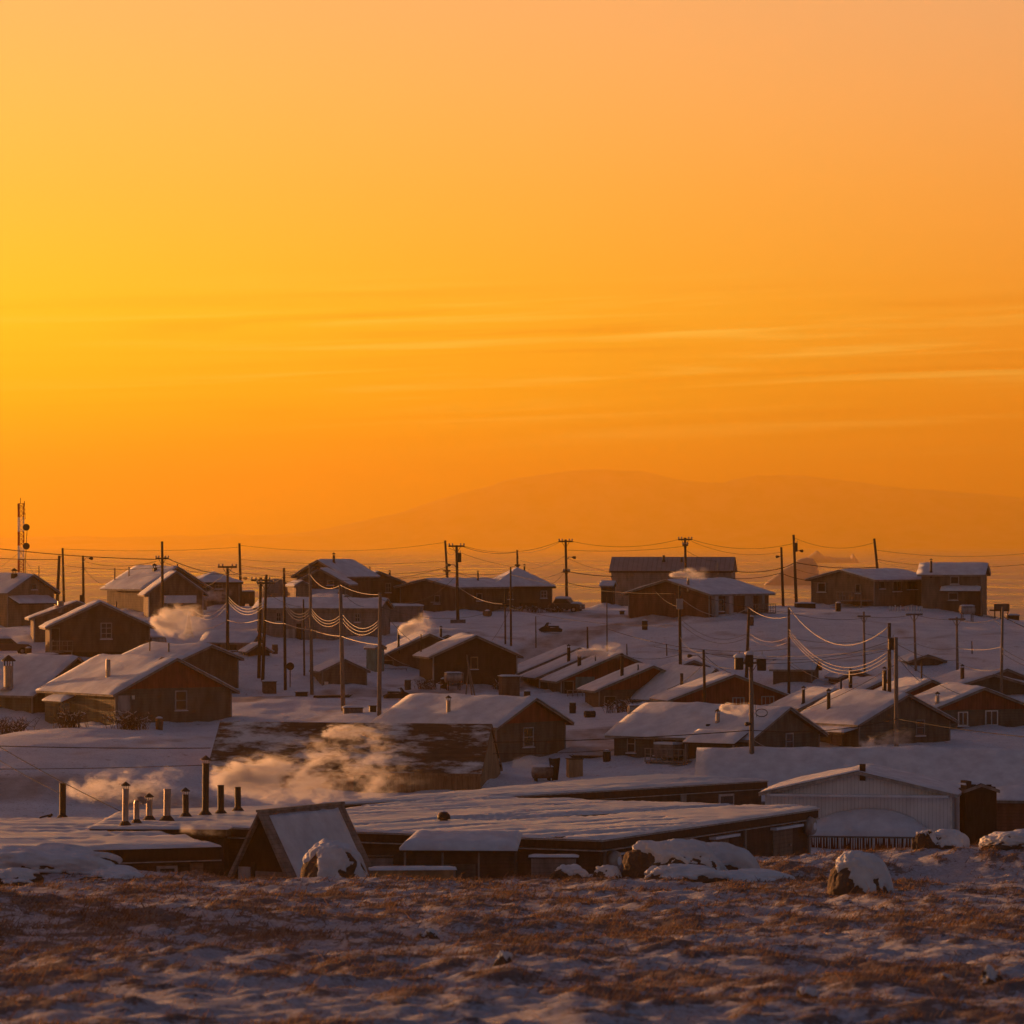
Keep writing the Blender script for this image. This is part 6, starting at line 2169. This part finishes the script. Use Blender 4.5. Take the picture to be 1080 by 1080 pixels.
smoke('bright short smoke streak from the green house chimney', 757, 800, 736, 762, 318, 6.0, 1.8, seed=9, rise=-0.15, thr=0.42)
smoke('brown tinted steam at the foot of the pale grey pole', 904, 975, 762, 804, 314, 1.5, 2.4, seed=10, rise=0.2, thr=0.45)
smoke('warm steam beside the white window of the house right of the barn', 538, 592, 786, 830, 310, 1.6, 2.4, seed=11, rise=0.0, thr=0.45)
smoke('faint warm steam low over the roof behind the flues', 186, 256, 854, 894, 246, 1.0, 1.8, seed=12, thr=0.46)
smoke('faint pink smoke before the half hidden dark hip roofed house', 210, 252, 610, 645, 448, 2.0, 2.2, seed=13, thr=0.45)

# ------------------------------------------------------------------ vehicles, signs, brush, ice
def car(label, px, base, Y, rz, L_=4.3, m='car_paint', snow=0.25):
    p = at(px, base, Y)
    z = ground(p.x, p.y)
    o = thing('parked_car', label, 'car', (p.x, p.y, z), rz, 'cars standing in the snow')
    mb = MB()
    W2 = 0.85
    prof = [(-L_ / 2, 0.35), (L_ / 2, 0.35), (L_ / 2, 0.8), (L_ / 2 - 0.3, 0.95), (L_ * 0.18, 1.0), (-L_ / 2 + 0.1, 1.0), (-L_ / 2, 0.8)]
    mb.prism_y(prof, -W2, W2).build('body', m, o)
    cab = [(-L_ / 2 + 0.35, 1.003), (L_ * 0.2, 1.003), (L_ * 0.06, 1.52), (-L_ / 2 + 0.7, 1.52)]
    MB().prism_y(cab, -W2 + 0.1, W2 - 0.1).build('cabin', m, o)
    for y in (-W2 + 0.085, W2 - 0.085):
        g_ = [(-L_ / 2 + 0.55, 1.06), (L_ * 0.13, 1.06), (L_ * 0.03, 1.44), (-L_ / 2 + 0.8, 1.44)]
        MB().prism_y(g_, y - 0.02, y + 0.02).build('side_window', 'glass', o)
    for x in (-L_ * 0.3, L_ * 0.3):
        for y in (-W2, W2):
            wh = MB().tube([(x, y - 0.1, 0.33), (x, y + 0.1, 0.33)], 0.34, 18).build('wheel', 'rubber', o)
            MB().tube([(x, y - 0.115, 0.33), (x, y + 0.115, 0.33)], 0.18, 12).build('rim', 'galvanised', wh)
    for y in (-0.6, 0.6):
        MB().box(L_ / 2 - 0.02, y - 0.14, 0.6, L_ / 2 + 0.02, y + 0.14, 0.75).build('headlight', 'lamp_lens', o)
    snow_sheet('roof_snow', [(-L_ / 2 + 0.7, -W2 + 0.12, 1.52), (L_ * 0.06, -W2 + 0.12, 1.52), (L_ * 0.06, W2 - 0.12, 1.52), (-L_ / 2 + 0.7, W2 - 0.12, 1.52)], snow, o, int(px), 10, 8, over=0.05)
    snow_sheet('bonnet_snow', [(L_ * 0.21, -W2 + 0.05, 1.0), (L_ / 2 - 0.3, -W2 + 0.05, 0.96), (L_ / 2 - 0.3, W2 - 0.05, 0.96), (L_ * 0.21, W2 - 0.05, 1.0)], snow * 0.7, o, int(px) + 1, 8, 8, over=0.03)
    return o


car('dark snow covered car parked by the left edge before the tall tan house', 8, 690, 404, R(12), 4.4)
car('small dark snowed-in car at the foot of the streetlight T pole', 598, 648, 470, R(-20), 3.6)
g = hit(306, 726)
s = g.y / FP
t = thing('round_sign', 'dark round road sign on a thin post beside the slim frosted pole', 'road sign', tuple(g), R(10))
MB().tube([(0, 0, -0.4), (0, 0, 2.2)], 0.05, 8).build('post', 'soot_metal', t)
MB().tube([(0, -0.06, 1.9), (0, -0.1, 1.9)], 0.36, 20).build('plate', 'soot_metal', t)
g = hit(494, 742)
t = thing('leaning_poles', 'bundle of thin poles leaning together before the dark gabled house', 'pole stack', tuple(g), 0)
for x0, x1, zz in ((-0.3, 0.0, 3.2), (0.45, -0.15, 4.3), (0.75, -0.1, 4.0)):
    MB().tube([(x0, -0.2, -0.3), (x1, 0.1, zz)], [0.08, 0.05], 7).build('leaning_pole', 'grey_pole_wood', t)


def brush(label, px, base, Y, w, h, n=70, seed=1, m='brush'):
    p = at(px, base, Y)
    z = ground(p.x, p.y)
    o = thing('bare_bush', label, 'bush', (p.x, p.y, z), 0, 'bare frosted bushes against the house walls')
    r_ = random.Random(seed)
    tw, fr = MB(), MB()
    for k in range(n):
        x = r_.gauss(0, w / 4)
        y = r_.uniform(-0.5, 0.5)
        dx, dy = r_.gauss(0, 0.45), r_.gauss(0, 0.3)
        hh = h * r_.uniform(0.45, 1.0)
        tw.tube([(x, y, -0.2), (x + dx * hh * 0.5, y + dy * hh * 0.5, hh * 0.55), (x + dx * hh * 1.1, y + dy * hh, hh)], [0.025, 0.018, 0.01], 4)
        for q in range(3):
            t_ = r_.uniform(0.3, 0.9)
            a = Vector((x + dx * hh * t_, y + dy * hh * t_, hh * t_))
            b_ = a + Vector((r_.gauss(0, 0.25), r_.gauss(0, 0.2), r_.uniform(0.05, 0.3)))
            (fr if r_.random() < 0.22 else tw).tube([a, b_], 0.016, 4)
    tw.build('twigs', m, o)
    fr.build('frosted_twigs', 'frost', o)
    return o


brush('bare bush heaped at the white door of the red gabled olive house', 137, 775, 337, 2.6, 1.7, 110, 1)
brush('bare bush under the side window of the red gabled olive house', 74, 776, 338, 2.4, 1.5, 90, 2)
brush('bare bush at the left corner of the house nearest the left edge', 14, 776, 344, 2.8, 1.5, 90, 3)
brush('bare bush below the red gabled row house nearest the camera', 655, 764, 370, 2.6, 1.2, 70, 4)
brush('bare bush clump left of the farthest row house', 532, 740, 392, 2.2, 1.4, 80, 5)
brush('bare scrub along the foot of the pointed hip roof house', 556, 649, 466, 5.0, 0.7, 70, 6)
brush('bare scrub at the right corner of the pointed hip roof house', 584, 648, 468, 1.8, 1.0, 50, 7)
brush('bare bush by the dark fenced porch of the steaming house', 450, 726, 390, 2.0, 1.0, 60, 8)


def ice(label, px0, px1, top, base, Y, prof, seed):
    s = Y / FP
    a = at((px0 + px1) / 2, base, Y)
    o = MB()
    w = (px1 - px0) * s
    h = (base - top) * s
    nx, ny = 60, 16
    U, V = np.meshgrid(np.linspace(-0.02, 1.02, nx), np.linspace(-1, 1, ny))
    pr = np.array(prof, float)
    z = np.interp(U, pr[:, 0], pr[:, 1]) * h * np.clip(1 - np.abs(V) ** 3, 0, 1) * (1 + 0.14 * fbm(U * 9, V * 3, seed, 4))
    z = np.where((U <= 0) | (U >= 1) | (np.abs(V) >= 1), -3.0, z - 0.2)
    co = np.column_stack([((U - 0.5) * w).ravel(), (V * w * 0.3).ravel(), z.ravel()])
    i = (np.arange(ny - 1)[:, None] * nx + np.arange(nx - 1)[None, :]).ravel()
    me = mesh_np('iceberg', co, np.column_stack([i, i + 1, i + nx + 1, i + nx]).astype(np.int32))
    me.materials.append(MATS['berg_ice'])
    ob = link('iceberg', me)
    ob.location = (a.x, Y, 0)
    return tag(ob, label, 'iceberg', 'icebergs on the sea')


ice('pale flat topped iceberg with a sheer right cliff behind the lamp poles', 806, 864, 588, 617, 30 * FP / (617 - HZ), [(0, 0.05), (0.2, 0.35), (0.42, 0.68), (0.6, 0.9), (0.75, 1.0), (0.88, 0.98), (0.97, 0.72), (1, 0.1)], 3)
ice('long ragged darker iceberg beyond the sheer cliff one', 846, 906, 580, 593.5, 30 * FP / (593.5 - HZ), [(0, 0.1), (0.1, 0.45), (0.25, 0.95), (0.32, 0.8), (0.36, 0.55), (0.6, 0.42), (0.84, 0.4), (0.89, 0.75), (0.93, 0.45), (1, 0.1)], 7)
# ------------------------------------------------------------------ more thin lines and yard clutter
def hpt(lab, px, py):
    """point on the roof edge of the house with this label start, given by photo pixel at that house's distance"""
    o = [x for x in COL.objects if x.parent is None and x.get('label', '').startswith(lab)][0]
    return at(px, py, o.location.y)


DROPS = [
    ('a4', 592, 'dark hip roofed', 232, 606, 'thin drop wire from the insulator arm pole to the dark hip roof'),
    ('a3', 598, 'brown house with front wing', 112, 618, 'thin drop wire from the lamp and box pole to the winged house'),
    ('a6', 603, 'brown house with front wing', 205, 622, 'thin drop wire from the left T-topped pole to the winged house'),
    ('a6', 640, 'dark brown house with one white', 150, 655, 'thin drop wire from the left T-topped pole to the white windowed house'),
    ('a8', 624, 'long low grey house', 320, 640, 'thin drop wire from the twin pair to the grey long house'),
    ('a9', 612, 'brown house under two', 330, 610, 'thin drop wire from the sharp topped pole to the double gabled house'),
    ('a11', 622, 'long low grey house', 385, 640, 'thin drop wire from the thick frosted pole to the grey long house'),
    ('a12', 640, 'dark house with a fenced', 440, 680, 'thin drop wire from the road pole to the fenced porch ridge'),
    ('b2', 600, 'long brown house with a wide', 449, 614, 'thin drop wire from the transformer T pole to the wide gable'),
    ('b2', 604, 'dark house with a pointed', 525, 608, 'thin drop wire from the transformer T pole to the pointed hip roof'),
    ('b4', 640, 'dark gabled house with one', 515, 680, 'thin drop wire from the slim pole pair to the yellow windowed house'),
    ('b6', 600, 'dark house with a pointed', 580, 616, 'thin drop wire from the streetlight T pole to the pointed hip roof'),
    ('b7', 580, 'big pale hall', 760, 592, 'thin drop wire from the hall pole along the ribbed roof'),
    ('b8', 640, 'dark red-brown house', 690, 622, 'thin drop wire from the meter box pole to the red-brown house'),
    ('b8', 690, 'row house with turquoise', 660, 692, 'thin drop wire from the meter box pole to the third row house'),
    ('b8', 700, 'row house with dark lower', 688, 705, 'thin drop wire from the meter box pole to the nearest row house'),
    ('b9', 690, 'red gabled house with two', 780, 712, 'thin drop wire from the bent streetlight pole to the double windowed red gable'),
    ('b9', 700, 'snowy roofed house with white', 700, 728, 'thin drop wire from the bent streetlight pole to the white framed doors'),
    ('b12', 700, 'low brown shed', 850, 704, 'thin drop wire from the right frosted pole to the brown shed'),
    ('c5', 680, 'small red gable', 975, 722, 'thin drop wire from the glinting transformer to the small red gable'),
    ('c5', 690, 'olive house with an upright', 950, 738, 'thin drop wire from the glinting transformer to the attic house'),
    ('c6', 690, 'house with bright red', 1020, 735, 'thin drop wire from the pale grey pole to the bright red gable'),
    ('c6', 700, 'dark green house', 836, 752, 'thin drop wire from the pale grey pole to the dark green house'),
    ('b11', 705, 'dark green house', 800, 768, 'thin drop wire from the transformer cluster to the dark green house'),
    ('c8', 600, 'long tan house', 890, 606, 'thin drop wire from the transformer lamp pole to the long tan house'),
    ('c7', 592, 'two-storey tan', 990, 600, 'thin drop wire from the leaning tall pole to the two-storey house'),
    ('c4', 660, 'two-storey tan', 1040, 640, 'thin drop wire from the right edge pole up to the two-storey house'),
]
for k, py, hl, px, qy, lab in DROPS:
    wire(lab, on_pole(k, py), hpt(hl, px, qy), 0.35, 0.022, group='thin service drops from poles to houses')
SPANS = [('a1', 588, 'a2', 584, 'short tie between the crossed pair of dark poles'), ('a2', 604, 'a3', 600, 'low wire between the crossed pair and the lamp and box pole'),
         ('a6', 599, 'a7', 612, 'upper wire from the left T-topped pole to the twin pair'), ('a8', 615, 'a9', 608, 'upper wire from the twin pair to the sharp topped pole'),
         ('a9', 604, 'a10', 604, 'upper wire from the sharp topped pole to the streetlight pole'), ('a12', 640, 'b5', 640, 'long wire from the road pole to the slim pole pair'),
         ('a12', 632, 'b2', 606, 'long wire from the road pole up to the transformer T pole'), ('b4', 606, 'b8', 626, 'long wire from the slim pole pair to the meter box pole'),
         ('b5', 640, 'b8', 660, 'lower long wire from the slim pole pair to the meter box pole'), ('b8', 622, 'b12', 646, 'long dark wire from the meter box pole to the right frosted pole'),
         ('b9', 688, 'b12', 690, 'dark wire from the bent streetlight pole to the right frosted pole'), ('b9', 694, 'b11', 696, 'dark wire from the bent streetlight pole to the transformer cluster'),
         ('b11', 694, 'c5', 676, 'dark wire from the transformer cluster to the glinting transformer'), ('b11', 700, 'c6', 684, 'dark wire from the transformer cluster to the pale grey pole'),
         ('c1', 650, 'c2', 648, 'faint crossarm wire between left and middle slim poles'), ('c2', 648, 'c3', 653, 'faint crossarm wire between middle and right slim poles'),
         ('b12', 646, 'c1', 652, 'faint crossarm wire from the right frosted pole to the left slim pole'), ('c3', 653, 'c4', 650, 'faint crossarm wire from the right slim pole to the right edge pole'),
         ('c1', 668, 'c2', 672, 'lower faint wire between left and middle slim poles'), ('b12', 672, 'c1', 676, 'lower faint wire from the right frosted pole to the left slim pole'),
         ('a5', 590, 'b1', 592, 'middle long high wire from the bracket pole to the leaning bare pole'), ('b1', 580, 'b2', 580, 'short wire between the leaning bare pole and transformer T pole'),
         ('b3', 590, 'b6', 595, 'middle wire from the stub arm pole to the streetlight T pole'), ('b6', 580, 'b7', 576, 'second high wire from the streetlight T pole to the hall pole')]
for a, pa, b_, pb, lab in SPANS:
    A_, B_ = on_pole(a, pa), on_pole(b_, pb)
    wire(lab, A_, B_, 0.012 * (B_ - A_).length + 0.15, 0.022)


def drum(label, px, py, Y=None, tip=False, m='rusty_pipe', snow=True):
    g = hit(px, py) if Y is None else at(px, py, Y)
    o = thing('oil_drum', label, 'oil drum', (g.x, g.y, ground(g.x, g.y)), rng.uniform(0, 3), 'oil drums standing in the snow')
    mb = MB()
    if tip:
        mb.tube([(-0.45, 0, 0.28), (-0.15, 0, 0.28), (-0.14, 0, 0.28), (0.15, 0, 0.28), (0.45, 0, 0.28)], [0.29, 0.29, 0.31, 0.29, 0.29], 16)
    else:
        mb.tube([(0, 0, -0.1), (0, 0, 0.29), (0, 0, 0.30), (0, 0, 0.60), (0, 0, 0.61), (0, 0, 0.9)], [0.29, 0.29, 0.31, 0.31, 0.29, 0.29], 16)
    mb.build('barrel', m, o)
    if snow:
        z = 0.55 if tip else 0.9
        MB().tube([(0, 0, z), (0, 0, z + 0.06), (0, 0, z + 0.16)], [0.27, 0.29, 0.1], 12).build('snow_cap', 'snow', o, smooth=True)
    return o


for px, py, tip, lab in ((168, 770, False, 'rusty oil drum right of the white door of the olive house'), (250, 768, True, 'tipped oil drum right of the olive house corner'), (430, 728, False, 'rusty oil drum under the fenced porch railing'),
                         (468, 727, False, 'rusty oil drum left of the dark gabled house steps'), (556, 740, False, 'rusty oil drum under the farthest row house'), (604, 752, False, 'rusty oil drum left of the turquoise panel steps'),
                         (622, 757, True, 'tipped oil drum below the turquoise panel'), (690, 765, False, 'rusty oil drum left of the white framed doors'), (170, 694, False, 'rusty oil drum right of the dark brown window house'),
                         (30, 694, False, 'rusty oil drum left of the fuel box'), (290, 690, False, 'rusty oil drum at the left end of the grey long house'), (412, 690, True, 'tipped oil drum at the right end of the grey long house'),
                         (680, 664, False, 'rusty oil drum at the left corner of the red-brown house'), (792, 660, False, 'rusty oil drum under the red-brown house porch'), (884, 645, False, 'rusty oil drum by the steps of the long tan house'),
                         (640, 805, False, 'rusty oil drum left of the dark green house'), (514, 650, True, 'tipped oil drum before the pointed hip roof house')):
    drum(lab, px, py, tip=tip, m=rng.choice(['rusty_pipe', 'soot_metal', 'dark_wood']))


def home_tank(label, px, py, rz, Y=None):
    g = hit(px, py) if Y is None else at(px, py, Y)
    o = thing('fuel_tank', label, 'fuel tank', (g.x, g.y, ground(g.x, g.y)), rz, 'fuel tanks on stands beside the houses')
    MB().tube([(-0.8, 0, 1.15), (-0.74, 0, 1.15), (0.74, 0, 1.15), (0.8, 0, 1.15)], [0.34, 0.45, 0.45, 0.34], 18).build('drum', 'galvanised', o)
    for x in (-0.55, 0.55):
        for y in (-0.3, 0.3):
            MB().box(x - 0.04, y - 0.04, -0.3, x + 0.04, y + 0.04, 0.85).build('leg', 'soot_metal', o)
    snow_sheet('snow_cap', [(-0.7, -0.22, 1.56), (0.7, -0.22, 1.56), (0.7, 0.22, 1.56), (-0.7, 0.22, 1.56)], 0.14, o, int(px), 9, 6)
    return o


for px, py, rz, lab in ((478, 728, 0.3, 'fuel tank on a stand before the dark gabled house'), (672, 764, 0.2, 'fuel tank on a stand right of the nearest row house wall'), (214, 712, 0.4, 'fuel tank on a stand by the snow buried shed'),
                        (166, 690, 0.5, 'fuel tank on a stand behind the drifting smoke'), (1020, 655, 0.2, 'fuel tank on a stand below the two-storey house')):
    home_tank(lab, px, py, rz)


def snowmobile(label, px, py, rz):
    g = hit(px, py)
    o = thing('snowmobile', label, 'snowmobile', (g.x, g.y, ground(g.x, g.y)), rz, 'snowmobiles parked between the houses')
    MB().prism_y([(-1.3, 0.12), (0.9, 0.12), (1.25, 0.35), (0.8, 0.62), (0.35, 0.78), (0.1, 0.55), (-0.9, 0.6), (-1.35, 0.4)], -0.24, 0.24).build('body', 'soot_metal', o)
    MB().prism_y([(0.32, 0.75), (0.55, 0.72), (0.28, 1.08), (0.2, 1.05)], -0.2, 0.2).build('windscreen', 'glass', o)
    MB().box(-0.95, -0.2, 0.603, 0.05, 0.2, 0.74).build('seat', 'rubber', o)
    for y in (-0.42, 0.42):
        MB().tube([(0.3, y, 0.03), (1.2, y, 0.03), (1.5, y, 0.2)], 0.05, 6).build('ski', 'galvanised', o)
    MB().tube([(0.1, -0.35, 0.98), (0.15, 0, 1.0), (0.1, 0.35, 0.98)], 0.03, 6).build('handlebar', 'rubber', o)


for px, py, rz, lab in ((420, 738, 0.4, 'dark snowmobile on the road below the fenced porch'), (580, 668, 2.6, 'dark snowmobile on the snowy road bend'), (110, 700, 0.2, 'dark snowmobile in front of the dark brown window house'), (700, 772, 2.9, 'dark snowmobile behind the dark green house')):
    snowmobile(lab, px, py, rz)


def sled(label, px, py, rz):
    g = hit(px, py)
    o = thing('wooden_sled', label, 'sled', (g.x, g.y, ground(g.x, g.y)), rz, 'wooden sleds left in the snow')
    for y in (-0.35, 0.35):
        MB().prism_y([(-1.6, 0.0), (1.5, 0.0), (1.85, 0.28), (1.5, 0.18), (-1.6, 0.18)], y - 0.03, y + 0.03).build('runner', 'dark_wood', o)
    mb = MB()
    for k in range(11):
        mb.box(-1.5 + k * 0.28, -0.48, 0.183, -1.36 + k * 0.28, 0.48, 0.22)
    mb.build('slats', 'plywood', o)


for px, py, rz, lab in ((350, 736, 0.5, 'wooden sled below the patchy roofed shed'), (625, 800, 2.8, 'wooden sled on the snow left of the dark green house'), (75, 745, 0.1, 'wooden sled on the snow left of the olive house')):
    sled(lab, px, py, rz)
